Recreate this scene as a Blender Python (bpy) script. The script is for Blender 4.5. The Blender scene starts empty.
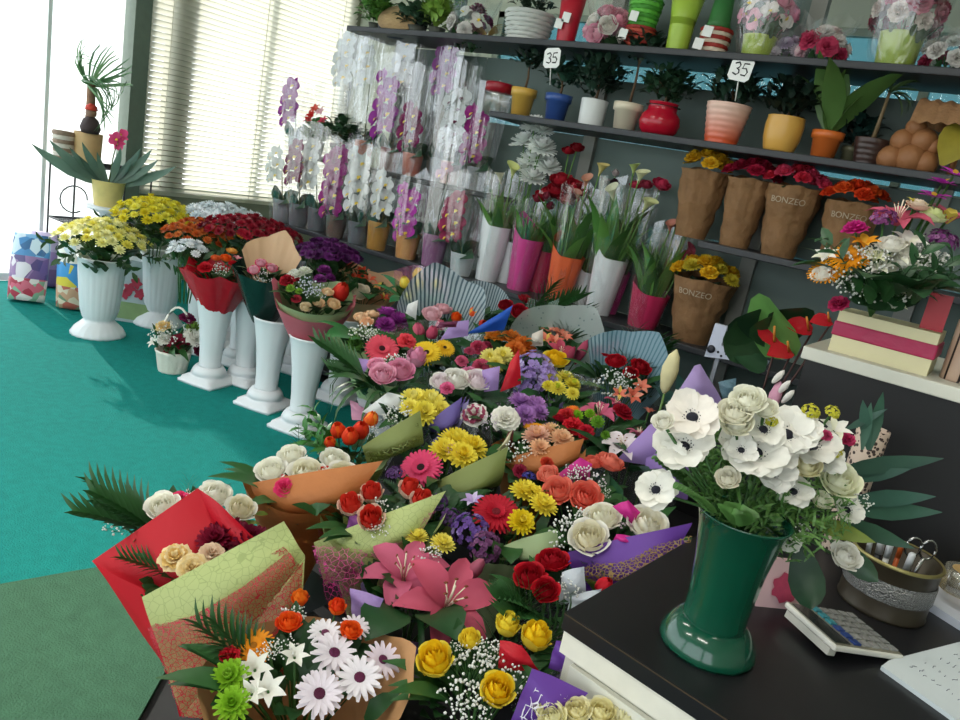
import bpy, math, random
from mathutils import Vector as V, Quaternion, Matrix
random.seed(11)
RND = random.Random(5)
sc = bpy.context.scene
COL = sc.collection
PI = math.pi

# ------------------------------------------------------------------ camera
H = 1.55                      # eye height of the person taking the photograph
F = 752.0                     # focal length in pixels of a 960 x 720 frame
ROLL, PITCH, HEAD = math.radians(11.0), math.radians(14.1), math.radians(34.6)
FW = V((-math.sin(HEAD)*math.cos(PITCH), math.cos(HEAD)*math.cos(PITCH), -math.sin(PITCH)))
_r0 = V((math.cos(HEAD), math.sin(HEAD), 0)); _u0 = _r0.cross(FW)
RT = math.cos(ROLL)*_r0 + math.sin(ROLL)*_u0
UP = -math.sin(ROLL)*_r0 + math.cos(ROLL)*_u0
CAM = V((0, 0, H))
cd = bpy.data.cameras.new('camera'); cam = bpy.data.objects.new('camera', cd); COL.objects.link(cam)
cd.sensor_width = 36; cd.lens = F/960*36; cd.clip_start = .02; cd.clip_end = 200
M = Matrix((RT, UP, -FW)).transposed().to_4x4(); M.translation = CAM
cam.matrix_world = M
sc.camera = cam

# ------------------------------------------------------------------ light
w = bpy.data.worlds.new('sky'); sc.world = w; w.use_nodes = True
bg = w.node_tree.nodes['Background']
bg.inputs[0].default_value = (.86, .94, 1.0, 1); bg.inputs[1].default_value = 1.9
sd = bpy.data.lights.new('sun', 'SUN'); sd.energy = 2.6; sd.angle = math.radians(1.2); sd.color = (1, .96, .88)
sun = bpy.data.objects.new('sun', sd); COL.objects.link(sun)
SUNDIR = V((1.95, -.34, 0)).normalized()*math.cos(math.radians(25)) + V((0, 0, -math.sin(math.radians(25))))
sun.rotation_mode = 'QUATERNION'; sun.rotation_quaternion = V((0, 0, -1)).rotation_difference(SUNDIR)
sun.location = (-9, 3, 5)
def ceiling_tube(x, y, e):  # unseen fill lamps added under the ceiling to brighten the interior
    d = bpy.data.lights.new('tube_light', 'AREA'); d.shape = 'RECTANGLE'; d.size = 1.25; d.size_y = .12; d.energy = e
    d.color = (1, .95, .87)
    o = bpy.data.objects.new('tube_light', d); COL.objects.link(o); o.location = (x, y, 3.26)
for (x, y) in ((-2.6, 1.2), (-.4, 1.2), (-2.6, -.8), (-.4, -.8)):
    ceiling_tube(x, y, 13)
sc.view_settings.view_transform = 'Standard'; sc.view_settings.look = 'None'
sc.view_settings.gamma = 1; sc.view_settings.use_curve_mapping = False
sc.view_settings.exposure = .66
sc.cycles.transparent_max_bounces = 40
sc.cycles.max_bounces = 7

# ------------------------------------------------------------------ pixels to places
def ray(x, y):
    return (FW*F + RT*(x-480) + UP*(360-y)).normalized()
def atz(x, y, z): d = ray(x, y); return CAM + d*((z-H)/d.z)
def aty(x, y, Y): d = ray(x, y); return CAM + d*(Y/d.y)
def atx(x, y, X): d = ray(x, y); return CAM + d*(X/d.x)
SL0, SL1 = .65, .16           # bouquet heads lie on a gentle rising slope
def slope(x, y):
    d = ray(x, y); return CAM + d*((SL0-SL1-H)/(d.z-SL1*d.y))
def depth(p): return (p-CAM).dot(FW)
def hor(v): return V((v.x, v.y, 0)).normalized()

# ------------------------------------------------------------------ materials
def lin(h):
    if not isinstance(h, str): return h
    h = h.lstrip('#'); c = [int(h[i:i+2], 16)/255 for i in (0, 2, 4)]
    return tuple((x/12.92 if x <= .04045 else ((x+.055)/1.055)**2.4) for x in c)
MATS = {}
def newmat(name):
    m = bpy.data.materials.new(name); m.use_nodes = True
    nt = m.node_tree; nt.nodes.clear()
    out = nt.nodes.new('ShaderNodeOutputMaterial')
    return m, nt, out
def nd(nt, t, **kw):
    n = nt.nodes.new(t)
    for k, v in kw.items():
        if k.startswith('i_'):
            key = k[2:]; key = int(key) if key.isdigit() else key.replace('_', ' ')
            n.inputs[key].default_value = v
        else: setattr(n, k, v)
    return n
def mat(hexc, rough=.55, var=.14, scale=18., transl=0., metal=0., spec=.4, bump=0., coat=0., name=None, bscale=None):
    key = (hexc, rough, var, scale, transl, metal, spec, bump, coat, name)
    if key in MATS: return MATS[key]
    c = lin(hexc)
    m, nt, out = newmat(name or ('surface_'+str(hexc).strip('#')))
    L = nt.links.new
    tc = nd(nt, 'ShaderNodeTexCoord')
    ns = nd(nt, 'ShaderNodeTexNoise', i_Scale=scale, i_Detail=4.0)
    L(tc.outputs['Object'], ns.inputs['Vector'])
    mx = nd(nt, 'ShaderNodeMix', data_type='RGBA')
    mx.inputs['A'].default_value = (*[x*(1-var) for x in c], 1)
    mx.inputs['B'].default_value = (*[min(1, x*(1+var)) for x in c], 1)
    L(ns.outputs['Fac'], mx.inputs['Factor'])
    b = nd(nt, 'ShaderNodeBsdfPrincipled', i_Roughness=rough, i_Metallic=metal)
    b.inputs['Specular IOR Level'].default_value = spec
    b.inputs['Coat Weight'].default_value = coat
    L(mx.outputs['Result'], b.inputs['Base Color'])
    if bump:
        n2 = nd(nt, 'ShaderNodeTexNoise', i_Scale=bscale or scale*2, i_Detail=5.0)
        L(tc.outputs['Object'], n2.inputs['Vector'])
        bp = nd(nt, 'ShaderNodeBump', i_Strength=bump, i_Distance=.01); L(n2.outputs['Fac'], bp.inputs['Height']); L(bp.outputs['Normal'], b.inputs['Normal'])
    if transl:
        t = nd(nt, 'ShaderNodeBsdfTranslucent'); L(mx.outputs['Result'], t.inputs['Color'])
        ms = nd(nt, 'ShaderNodeMixShader'); ms.inputs[0].default_value = transl
        L(b.outputs[0], ms.inputs[1]); L(t.outputs[0], ms.inputs[2]); L(ms.outputs[0], out.inputs[0])
    else: L(b.outputs[0], out.inputs[0])
    MATS[key] = m
    return m
def petal_m(h): return mat(h, rough=.6, var=.12, scale=3., transl=.28, spec=.25, name='petal_'+h.strip('#'))
def leaf_m(h): return mat(h, rough=.42, var=.3, scale=4., transl=.18, spec=.45, name='leaf_'+h.strip('#'))
def film(name='clear_film', tint='#dfe8ee', dens=.10, gloss=.16, streak=.25, rough=.12):
    key = ('film', name, tint, dens)
    if key in MATS: return MATS[key]
    m, nt, out = newmat(name); L = nt.links.new
    tc = nd(nt, 'ShaderNodeTexCoord')
    mp = nd(nt, 'ShaderNodeMapping'); mp.inputs['Scale'].default_value = (18, 18, 2.2); L(tc.outputs['Object'], mp.inputs[0])
    ns = nd(nt, 'ShaderNodeTexNoise', i_Scale=1.6, i_Detail=3.0, i_Distortion=.6); L(mp.outputs[0], ns.inputs['Vector'])
    bp = nd(nt, 'ShaderNodeBump', i_Strength=.9, i_Distance=.012); L(ns.outputs['Fac'], bp.inputs['Height'])
    g = nd(nt, 'ShaderNodeBsdfGlossy', i_Roughness=rough); g.inputs['Color'].default_value = (1, 1, 1, 1); L(bp.outputs[0], g.inputs['Normal'])
    df = nd(nt, 'ShaderNodeBsdfDiffuse'); df.inputs['Color'].default_value = (*lin(tint), 1)
    tr = nd(nt, 'ShaderNodeBsdfTransparent')
    rp = nd(nt, 'ShaderNodeMapRange', i_1=.55, i_2=.75, i_3=0., i_4=streak); L(ns.outputs['Fac'], rp.inputs[0])
    ad = nd(nt, 'ShaderNodeMath', operation='ADD'); ad.inputs[1].default_value = dens; L(rp.outputs[0], ad.inputs[0])
    m1 = nd(nt, 'ShaderNodeMixShader'); L(ad.outputs[0], m1.inputs[0]); L(tr.outputs[0], m1.inputs[1]); L(df.outputs[0], m1.inputs[2])
    m2 = nd(nt, 'ShaderNodeMixShader'); m2.inputs[0].default_value = gloss
    L(m1.outputs[0], m2.inputs[1]); L(g.outputs[0], m2.inputs[2]); L(m2.outputs[0], out.inputs[0])
    MATS[key] = m; return m
def pattern(name, base, ink, kind, scale=12., thr=.08, clear=False, base_alpha=.12):
    """print on paper or film: kind = crackle, dots, stripes, net"""
    key = ('pat', name, base, ink, kind, scale, thr, clear)
    if key in MATS: return MATS[key]
    m, nt, out = newmat(name); L = nt.links.new
    tc = nd(nt, 'ShaderNodeTexCoord')
    if kind == 'stripes':
        wv = nd(nt, 'ShaderNodeTexWave', i_Scale=scale, i_Distortion=1.2, bands_direction='X'); L(tc.outputs['UV'], wv.inputs[0]); src = wv.outputs['Fac']
        th = nd(nt, 'ShaderNodeMath', operation='GREATER_THAN'); th.inputs[1].default_value = thr; L(src, th.inputs[0])
    else:
        vo = nd(nt, 'ShaderNodeTexVoronoi', i_Scale=scale, feature='F1' if kind == 'dots' else 'DISTANCE_TO_EDGE'); L(tc.outputs['Object'], vo.inputs['Vector'])
        th = nd(nt, 'ShaderNodeMath', operation='LESS_THAN'); th.inputs[1].default_value = thr; L(vo.outputs['Distance'], th.inputs[0])
    def surf(h, t=.2):
        b = nd(nt, 'ShaderNodeBsdfPrincipled', i_Roughness=.45); b.inputs['Base Color'].default_value = (*lin(h), 1)
        s = nd(nt, 'ShaderNodeBsdfTranslucent'); s.inputs['Color'].default_value = (*lin(h), 1)
        x = nd(nt, 'ShaderNodeMixShader'); x.inputs[0].default_value = t; L(b.outputs[0], x.inputs[1]); L(s.outputs[0], x.inputs[2]); return x
    A = surf(base); B = surf(ink)
    if clear:
        tr = nd(nt, 'ShaderNodeBsdfTransparent')
        x = nd(nt, 'ShaderNodeMixShader'); x.inputs[0].default_value = base_alpha; L(tr.outputs[0], x.inputs[1]); L(A.outputs[0], x.inputs[2]); A = x
    fx = nd(nt, 'ShaderNodeMixShader'); L(th.outputs[0], fx.inputs[0]); L(A.outputs[0], fx.inputs[1]); L(B.outputs[0], fx.inputs[2]); L(fx.outputs[0], out.inputs[0])
    MATS[key] = m; return m
def patches(name, cols, scale):
    m, nt, out = newmat(name); L = nt.links.new
    tc = nd(nt, 'ShaderNodeTexCoord'); vo = nd(nt, 'ShaderNodeTexVoronoi', i_Scale=scale); L(tc.outputs['Object'], vo.inputs['Vector'])
    sp = nd(nt, 'ShaderNodeSeparateColor'); L(vo.outputs['Color'], sp.inputs[0])
    cr = nd(nt, 'ShaderNodeValToRGB'); cr.color_ramp.interpolation = 'CONSTANT'; e = cr.color_ramp.elements
    while len(e) < len(cols): e.new(.5)
    for i, c in enumerate(cols): e[i].position = i/len(cols); e[i].color = (*lin(c), 1)
    L(sp.outputs[0], cr.inputs[0]); b = nd(nt, 'ShaderNodeBsdfPrincipled', i_Roughness=.35); L(cr.outputs[0], b.inputs['Base Color']); L(b.outputs[0], out.inputs[0]); return m
def glow(h, s, name='glow'):
    m, nt, out = newmat(name); e = nd(nt, 'ShaderNodeEmission', i_Strength=s); e.inputs[0].default_value = (*lin(h), 1); nt.links.new(e.outputs[0], out.inputs[0]); return m
def pane_m(name, tint, dens, gloss=.06, through=(1, 1, 1)):
    m = film(name, tint, dens, gloss, 0., .02)
    for n in m.node_tree.nodes:
        if n.type == 'BSDF_TRANSPARENT': n.inputs[0].default_value = (*through, 1)
    return m

# ------------------------------------------------------------------ mesh building
class MB:
    def __init__(s): s.v = []; s.f = []; s.m = []; s.uv = []
    def add(s, p, uv=(0, 0)): s.v.append(tuple(p)); s.uv.append(uv); return len(s.v)-1
    def face(s, idx, mi=0): s.f.append(tuple(idx)); s.m.append(mi)
    def grid(s, fn, nu, nv, mi=0, wrap=False):
        b = len(s.v)
        cu = nu if wrap else nu+1
        for j in range(nv+1):
            for i in range(cu):
                s.add(fn(i/nu, j/nv), (i/nu, j/nv))
        for j in range(nv):
            for i in range(nu):
                a = b+j*cu+i; c = b+j*cu+(i+1) % cu
                s.face((a, c, c+cu, a+cu), mi)
        return s
    def tube(s, pts, r, n=5, mi=0, cap=True):
        pts = [V(p) for p in pts]; k = len(pts)
        rr = r if isinstance(r, (list, tuple)) else [r]*k
        b = len(s.v)
        for i, p in enumerate(pts):
            t = (pts[min(i+1, k-1)]-pts[max(i-1, 0)]).normalized()
            ref = V((0, 0, 1)) if abs(t.z) < .9 else V((1, 0, 0))
            x = t.cross(ref).normalized(); y = t.cross(x)
            for q in range(n):
                a = 2*PI*q/n; s.add(p + (x*math.cos(a)+y*math.sin(a))*rr[i], (q/n, i/(k-1)))
        for i in range(k-1):
            for q in range(n):
                s.face((b+i*n+q, b+i*n+(q+1) % n, b+(i+1)*n+(q+1) % n, b+(i+1)*n+q), mi)
        if cap:
            s.face([b+q for q in range(n)][::-1], mi); s.face([b+(k-1)*n+q for q in range(n)], mi)
        return s
    def lathe(s, prof, n=24, mi=0, fn=None, cap=True, off=(0, 0, 0)):
        b = len(s.v)
        for i, (r, z) in enumerate(prof):
            for q in range(n):
                a = 2*PI*q/n; R = r*(fn(a, z) if fn else 1)
                s.add((R*math.cos(a)+off[0], R*math.sin(a)+off[1], z+off[2]), (q/n, i/(len(prof)-1)))
        for i in range(len(prof)-1):
            for q in range(n):
                s.face((b+i*n+q, b+i*n+(q+1) % n, b+(i+1)*n+(q+1) % n, b+(i+1)*n+q), mi)
        if cap:
            s.face([b+q for q in range(n)][::-1], mi); s.face([b+(len(prof)-1)*n+q for q in range(n)], mi)
        return s
    def box(s, x0, x1, y0, y1, z0, z1, mi=0):
        b = len(s.v)
        for z in (z0, z1):
            for (x, y) in ((x0, y0), (x1, y0), (x1, y1), (x0, y1)): s.add((x, y, z), (x, y))
        for f in ((3, 2, 1, 0), (4, 5, 6, 7), (0, 1, 5, 4), (1, 2, 6, 5), (2, 3, 7, 6), (3, 0, 4, 7)): s.face([b+i for i in f], mi)
        return s
    def prism(s, poly, z0, z1, mi=0):
        b = len(s.v); n = len(poly)
        for z in (z0, z1):
            for (x, y) in poly: s.add((x, y, z), (x, y))
        s.face([b+i for i in range(n)][::-1], mi); s.face([b+n+i for i in range(n)], mi)
        for i in range(n): s.face((b+i, b+(i+1) % n, b+n+(i+1) % n, b+n+i), mi)
        return s
    def ball(s, c, r, mi=0, n=6, k=4, sq=(1, 1, 1)):
        c = V(c); prof = []
        b = len(s.v)
        for i in range(1, k):
            t = PI*i/k
            for q in range(n):
                a = 2*PI*q/n; s.add((c.x+r*sq[0]*math.sin(t)*math.cos(a), c.y+r*sq[1]*math.sin(t)*math.sin(a), c.z-r*sq[2]*math.cos(t)))
        lo = s.add((c.x, c.y, c.z-r*sq[2])); hi = s.add((c.x, c.y, c.z+r*sq[2]))
        for i in range(k-2):
            for q in range(n): s.face((b+i*n+q, b+i*n+(q+1) % n, b+(i+1)*n+(q+1) % n, b+(i+1)*n+q), mi)
        for q in range(n):
            s.face((lo, b+(q+1) % n, b+q), mi); s.face((hi, b+(k-2)*n+q, b+(k-2)*n+(q+1) % n), mi)
        return s
    def merge(s, o, mtx=None, mi=None):
        b = len(s.v)
        for i, p in enumerate(o.v):
            s.v.append(tuple(mtx @ V(p)) if mtx else p); s.uv.append(o.uv[i])
        for f, m in zip(o.f, o.m): s.f.append(tuple(b+i for i in f)); s.m.append(m if mi is None else mi)
        return s
    def mesh(s, name, mats, smooth=True):
        if not isinstance(mats, (list, tuple)): mats = [mats]
        me = bpy.data.meshes.new(name); me.from_pydata(s.v, [], s.f)
        for m in mats: me.materials.append(m)
        if len(mats) > 1: me.polygons.foreach_set('material_index', s.m)
        me.polygons.foreach_set('use_smooth', [smooth]*len(s.f))
        uvl = me.uv_layers.new(name='UVMap')
        li = [0]*len(me.loops); me.loops.foreach_get('vertex_index', li)
        flat = []
        for i in li: flat.extend(s.uv[i])
        uvl.data.foreach_set('uv', flat)
        me.update(); return me

def ob(name, me, parent=None, loc=(0, 0, 0), q=None, sc_=1.0):
    o = bpy.data.objects.new(name, me); COL.objects.link(o)
    o.location = loc
    if q is not None: o.rotation_mode = 'QUATERNION'; o.rotation_quaternion = q
    if sc_ != 1.0: o.scale = (sc_,)*3 if not isinstance(sc_, (tuple, list)) else sc_
    if parent is not None: o.parent = parent
    return o
def tag(o, label, cat, group=None):
    o['label'] = label; o['category'] = cat
    if group: o['group'] = group
    return o
def thing(name, label, cat, loc, group=None):
    o = bpy.data.objects.new(name, None); COL.objects.link(o); o.location = loc; o.empty_display_size = .05
    return tag(o, label, cat, group)
def struct(name, mb, m, smooth=False, parent=None):
    o = ob(name, mb.mesh(name, m, smooth), parent)
    if parent is None: o['kind'] = 'structure'
    return o
def part(par, name, me, pos, q=None, s=1.0):
    """child of an unrotated Empty, given in world coordinates"""
    return ob(name, me, par, V(pos)-par.location, q, s)
def aim(d, spin=0.):
    return V((0, 0, 1)).rotation_difference(V(d).normalized()) @ Quaternion((0, 0, 1), spin)
def bev(o, wdt=.004, seg=2):
    m = o.modifiers.new('bevel', 'BEVEL'); m.width = wdt; m.segments = seg; m.limit_method = 'ANGLE'; return o

# ------------------------------------------------------------------ flower shapes (unit radius, facing +Z)
ROUND = [.4, .85, 1., .95, .45]; RAY = [.5, .8, 1., .95, .4]; POINT = [.35, .85, 1., .62, .04]
def petal(mb, ang, L, W, e0, e1, r0=0., z0=0., prof=RAY, cup=0., nc=2, mi=0, ruf=0.):
    ns = len(prof)-1
    ca, sa = math.cos(ang), math.sin(ang)
    r, z = r0, z0; pts = [(r, z)]
    for i in range(ns):
        e = math.radians(e0+(e1-e0)*(i+.5)/ns); r += L/ns*math.cos(e); z += L/ns*math.sin(e); pts.append((r, z))
    b = len(mb.v)
    for i, (r, z) in enumerate(pts):
        for j in range(nc+1):
            c = -1+2*j/nc; y = c*W*prof[i]
            zz = z + cup*c*c*W*prof[i] + (ruf*RND.uniform(-1, 1)*i/ns if ruf else 0)
            mb.add((r*ca-y*sa, r*sa+y*ca, zz), (j/nc, i/ns))
    for i in range(ns):
        for j in range(nc):
            a = b+i*(nc+1)+j; mb.face((a, a+1, a+nc+2, a+nc+1), mi)
def rev_petal(mb, a0, span, prof, nc=4, drop=.12, mi=0, ruf=0.):
    b = len(mb.v); n = len(prof)
    for i, (R, Z) in enumerate(prof):
        s = i/(n-1); wv = (.55+.45*math.sin(PI*min(1, s*.8+.12)))*span
        for j in range(nc+1):
            c = -1+2*j/nc; a = a0+c*wv
            Rr = R*(1+.05*c) + ruf*RND.uniform(-1, 1)*s; z = Z - drop*c*c*s*s + ruf*RND.uniform(-1, 1)*s
            mb.add((Rr*math.cos(a), Rr*math.sin(a), z), (j/nc, s))
    for i in range(n-1):
        for j in range(nc):
            a = b+i*(nc+1)+j; mb.face((a, a+1, a+nc+2, a+nc+1), mi)
FC = {}
def shape(kind, *cols):
    key = (kind,)+cols+((RND.randint(0, 3),) if kind == 'anem' else ())
    if key not in FC: FC[key] = globals()['fl_'+kind](*cols)
    return FC[key]
def fl_rose(c, c2=None, open_=1.0, tall=1.0):
    mb = MB()
    lay = [(1.0, 1.06, .62, 5, .72, 0), (.86, .84, .86, 5, .70, 1), (.66, .55, 1.0, 4, .85, 1), (.46, .36, 1.06, 3, 1.15, 1), (.27, .15, 1.06, 3, 1.2, 1)]
    for k, (Rm, Rt, Zt, n, sp, mi) in enumerate(lay):
        Rm *= open_; Rt *= open_; Zt *= tall
        fl = 1.12 if k == 0 else (1.06 if k == 1 else .96)
        pr = [(.1, -.1), (.72*Rm, .08*tall), (Rm, .45*Zt), (Rt, .86*Zt), (Rt*fl, Zt)]
        for i in range(n): rev_petal(mb, 2*PI*i/n+k*.7, sp, pr, mi=mi if c2 else 0)
    petal_ = [petal_m(c)] + ([petal_m(c2)] if c2 else [])
    return [('rose_bloom', mb.mesh('rose', petal_))]
def fl_bud(c, c2=None): r = fl_rose(c, c2, .62, 1.25); return [('rose_bud', r[0][1])]
def fl_tulip(c, c2=None):
    mb = MB()
    for k in range(2):
        for i in range(3):
            rev_petal(mb, 2*PI*i/3+k*PI/3, .95, [(.1, -.3), (.6-.05*k, -.05), (.72-.06*k, .45), (.55-.05*k, 1.0), (.28, 1.35)], drop=.25, mi=k if c2 else 0)
    return [('tulip_bloom', mb.mesh('tulip', [petal_m(c)]+([petal_m(c2)] if c2 else [])))]
def fl_carn(c, c2=None):
    mb = MB()
    for k, (R, Z, n) in enumerate([(1., .25, 8), (.82, .5, 8), (.6, .72, 7), (.38, .85, 5), (.18, .9, 3)]):
        for i in range(n):
            rev_petal(mb, 2*PI*i/n+k*.5, PI/n*1.4, [(.08, 0), (.6*R, Z*.45), (.92*R, Z*.9), (R*1.06, Z)], nc=4, ruf=.09, mi=(k % 2) if c2 else 0)
    return [('carnation_bloom', mb.mesh('carnation', [petal_m(c)]+([petal_m(c2)] if c2 else [])))]
def fl_mum(c, c2=None):
    mb = MB()
    for k, (n, L, e0, e1, z) in enumerate([(17, 1., -5, 8, .0), (16, .92, 14, 34, .04), (14, .8, 34, 62, .08), (10, .66, 58, 92, .1), (7, .5, 78, 115, .12)]):
        for i in range(n): petal(mb, 2*PI*(i+.5*(k % 2))/n+RND.uniform(-.06, .06), L*RND.uniform(.92, 1.05), .15, e0, e1, .06, z, prof=[.5, 1., .95, .45], cup=.5, mi=1 if (c2 and k > 2) else 0)
    return [('chrysanthemum_bloom', mb.mesh('chrysanthemum', [petal_m(c)]+([petal_m(c2)] if c2 else [])))]
def fl_minimum(c, c2=None):
    mb = MB()
    for k, (n, L, e0, e1) in enumerate([(11, 1., 0, 20), (9, .8, 30, 60), (6, .55, 65, 100)]):
        for i in range(n): petal(mb, 2*PI*(i+.5*(k % 2))/n, L, .2, e0, e1, .05, .04*k, prof=[.5, 1., .5], nc=1, mi=1 if (c2 and k > 1) else 0)
    return [('chrysanthemum_head', mb.mesh('chrysanthemum_head', [petal_m(c)]+([petal_m(c2)] if c2 else [])))]
def disc(c, r=.25, h=.16):
    mb = MB(); mb.lathe([(r, -.02), (r*1.02, h*.5), (r*.75, h), (r*.3, h*.85), (.01, h*.75)], 14)
    return ('flower_center', mb.mesh('flower_center', mat(c, rough=.9, bump=.8, scale=20.)))
def fl_daisy(c, c2):
    mb = MB()
    for k, (n, L, e0, e1) in enumerate([(15, 1., 2, -4), (14, .9, 16, 8)]):
        for i in range(n): petal(mb, 2*PI*(i+.5*k)/n+RND.uniform(-.05, .05), L*.9, .125, e0, e1, .1, .03*k, prof=[.55, .95, 1., .9, .45], cup=.3)
    return [('daisy_bloom', mb.mesh('daisy', petal_m(c))), disc(c2, .24)]
def fl_gerb(c, c2):
    mb = MB()
    for k, (n, L, e0, e1) in enumerate([(28, 1., 2, -6), (26, .9, 12, 2), (22, .42, 40, 25)]):
        for i in range(n): petal(mb, 2*PI*(i+.5*k)/n+RND.uniform(-.03, .03), L*.9*RND.uniform(.95, 1.03), .085 if k < 2 else .05, e0, e1, .1, .03*k, prof=[.5, .9, 1., .9, .4], cup=.3)
    return [('gerbera_bloom', mb.mesh('gerbera', petal_m(c))), disc(c2, .2)]
def fl_lily(c, c2='#e8d9c0'):
    mb = MB()
    for i in range(6): petal(mb, 2*PI*i/6+.1*(i % 2), 1.18, .30 if i % 2 else .24, 62, -38, .04, -.25+.03*(i % 2), prof=[.3, .72, 1., .95, .6, .03], cup=.35, nc=4)
    st = MB()
    for i in range(6):
        a = 2*PI*i/6+.3; p = [(.03*math.cos(a), .03*math.sin(a), -.2), (.1*math.cos(a), .1*math.sin(a), .2), (.22*math.cos(a), .22*math.sin(a), .45)]
        st.tube(p, .014, 4); st.ball(p[-1], .05, 1, 5, 4, (1, .5, .5))
    st.tube([(0, 0, -.2), (.02, 0, .3), (.06, 0, .6)], .02, 4)
    return [('lily_bloom', mb.mesh('lily', petal_m(c))), ('stamens', st.mesh('stamens', [mat(c2), mat('#7a3a1c')]))]
def fl_alst(c, c2='#e8c860'):
    mb = MB()
    for i in range(6): petal(mb, 2*PI*i/6, 1.15, .27 if i % 2 else .22, 70, -10, .04, -.3, prof=POINT, cup=.3, nc=2, mi=1 if i % 3 == 0 else 0)
    return [('alstroemeria_bloom', mb.mesh('alstroemeria', [petal_m(c), petal_m(c2)]))]
def fl_anem(c, c2='#191a26'):
    mb = MB()
    for k in range(2):
        for i in range(5): petal(mb, 2*PI*(i+.5*k)/5+RND.uniform(-.12, .12), RND.uniform(.82, 1.08), .44, 34-10*k+RND.uniform(-8, 8), 2+14*k+RND.uniform(-16, 12), .05, .05*k, prof=[.3, .75, 1.0, .95, .42], cup=RND.uniform(.1, .4), nc=4, ruf=.07)
    st = MB(); st.lathe([(.2, 0), (.22, .1), (.14, .2), (.02, .23)], 12)
    for i in range(22):
        a = 2*PI*i/22; r = .27+.05*(i % 2); st.tube([(.1*math.cos(a), .1*math.sin(a), .05), (r*math.cos(a), r*math.sin(a), .14)], .012, 3); st.ball((r*math.cos(a), r*math.sin(a), .15), .03, 0, 4, 3)
    return [('anemone_bloom', mb.mesh('anemone', petal_m(c))), ('flower_center', st.mesh('flower_center', mat(c2, rough=.8)))]
def fl_pomp(c, c2=None):
    mb = MB()
    for k, (n, L, e0, e1) in enumerate([(12, .8, -20, 30), (12, .8, 10, 60), (9, .75, 40, 90), (5, .7, 70, 110)]):
        for i in range(n): petal(mb, 2*PI*(i+.5*(k % 2))/n, L, .2, e0, e1, .1, .05*k, prof=[.6, 1., .7, .2], nc=1)
    return [('pompon_bloom', mb.mesh('pompon', petal_m(c)))]
def fl_statice(c, c2='#e6def0'):
    mb = MB(); r = random.Random(3)
    for i in range(70):
        t = math.acos(1-r.random()*1.1); a = r.random()*6.28; R = r.uniform(.75, 1.)
        p = V((R*math.sin(t)*math.cos(a), R*math.sin(t)*math.sin(a), R*math.cos(t)*.8))
        m = Matrix.Translation(p) @ aim(p+V((0, 0, .3)), r.random()*6).to_matrix().to_4x4() @ Matrix.Scale(.19, 4)
        f = MB()
        for q in range(5): petal(f, q*1.256, 1., .45, 30, 10, 0, 0, prof=[.3, 1., .6], nc=1)
        mb.merge(f, m, 0 if i % 4 else 1)
    return [('flower_cluster', mb.mesh('flower_cluster', [petal_m(c), petal_m(c2)]))]
def fl_gyp(c='#f3f3ee', seed=1):
    mb = MB(); r = random.Random(seed)
    for i in range(60):
        a = r.random()*6.28; R = math.sqrt(r.random()); h = r.uniform(-.1, .45)+.25*(1-R)
        p = (R*math.cos(a), R*math.sin(a), h); mb.ball(p, r.uniform(.05, .085), 0, 5, 4)
        if i % 2: mb.tube([(p[0]*.45, p[1]*.45, -.5), (p[0]*.8, p[1]*.8, h-.25), p], .012, 3, 1, False)
    return [('baby_breath', mb.mesh('baby_breath', [petal_m(c), leaf_m('#5f8a4a')]))]
def fl_lilybud(c, c2=None):
    mb = MB(); mb.lathe([(.06, -1.), (.2, -.8), (.34, -.2), (.36, .2), (.24, .75), (.03, 1.05)], 12, 0, lambda a, z: 1+.08*math.cos(3*a))
    return [('lily_bud', mb.mesh('lily_bud', petal_m(c)))]
def fl_calla(c, c2='#e8c840'):
    mb = MB()
    def fn(u, v):
        a = 2*PI*u; R = .12+.6*v**2; fr = .5+.5*math.cos(a)
        return (R*math.cos(a)*(1+.4*v*v*fr), R*math.sin(a), 1.6*v-.8+.55*v*v*fr - .25*v**3)
    mb.grid(fn, 14, 7, 0, True)
    sp = MB(); sp.tube([(.02, 0, -.5), (.04, 0, .4)], [.06, .05], 6)
    return [('calla_bloom', mb.mesh('calla', petal_m(c))), ('spadix', sp.mesh('spadix', mat(c2)))]
def fl_phal(c, c2='#f3d24a'):
    mb = MB()
    for i in range(3): petal(mb, PI/2+i*2*PI/3, .95, .3, 10, -5, .04, 0, prof=[.4, .9, 1., .7, .2], cup=.2)
    for s in (0, PI): petal(mb, s+.25*(1 if s == 0 else -1), 1., .55, 18, 2, .04, .04, prof=[.3, .95, 1., .8, .35], cup=.15, nc=4)
    petal(mb, -PI/2, .45, .2, 60, 10, .02, .1, prof=[.6, 1., .6, .2], mi=1)
    return [('orchid_bloom', mb.mesh('orchid', [petal_m(c), petal_m(c2)]))]
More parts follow.
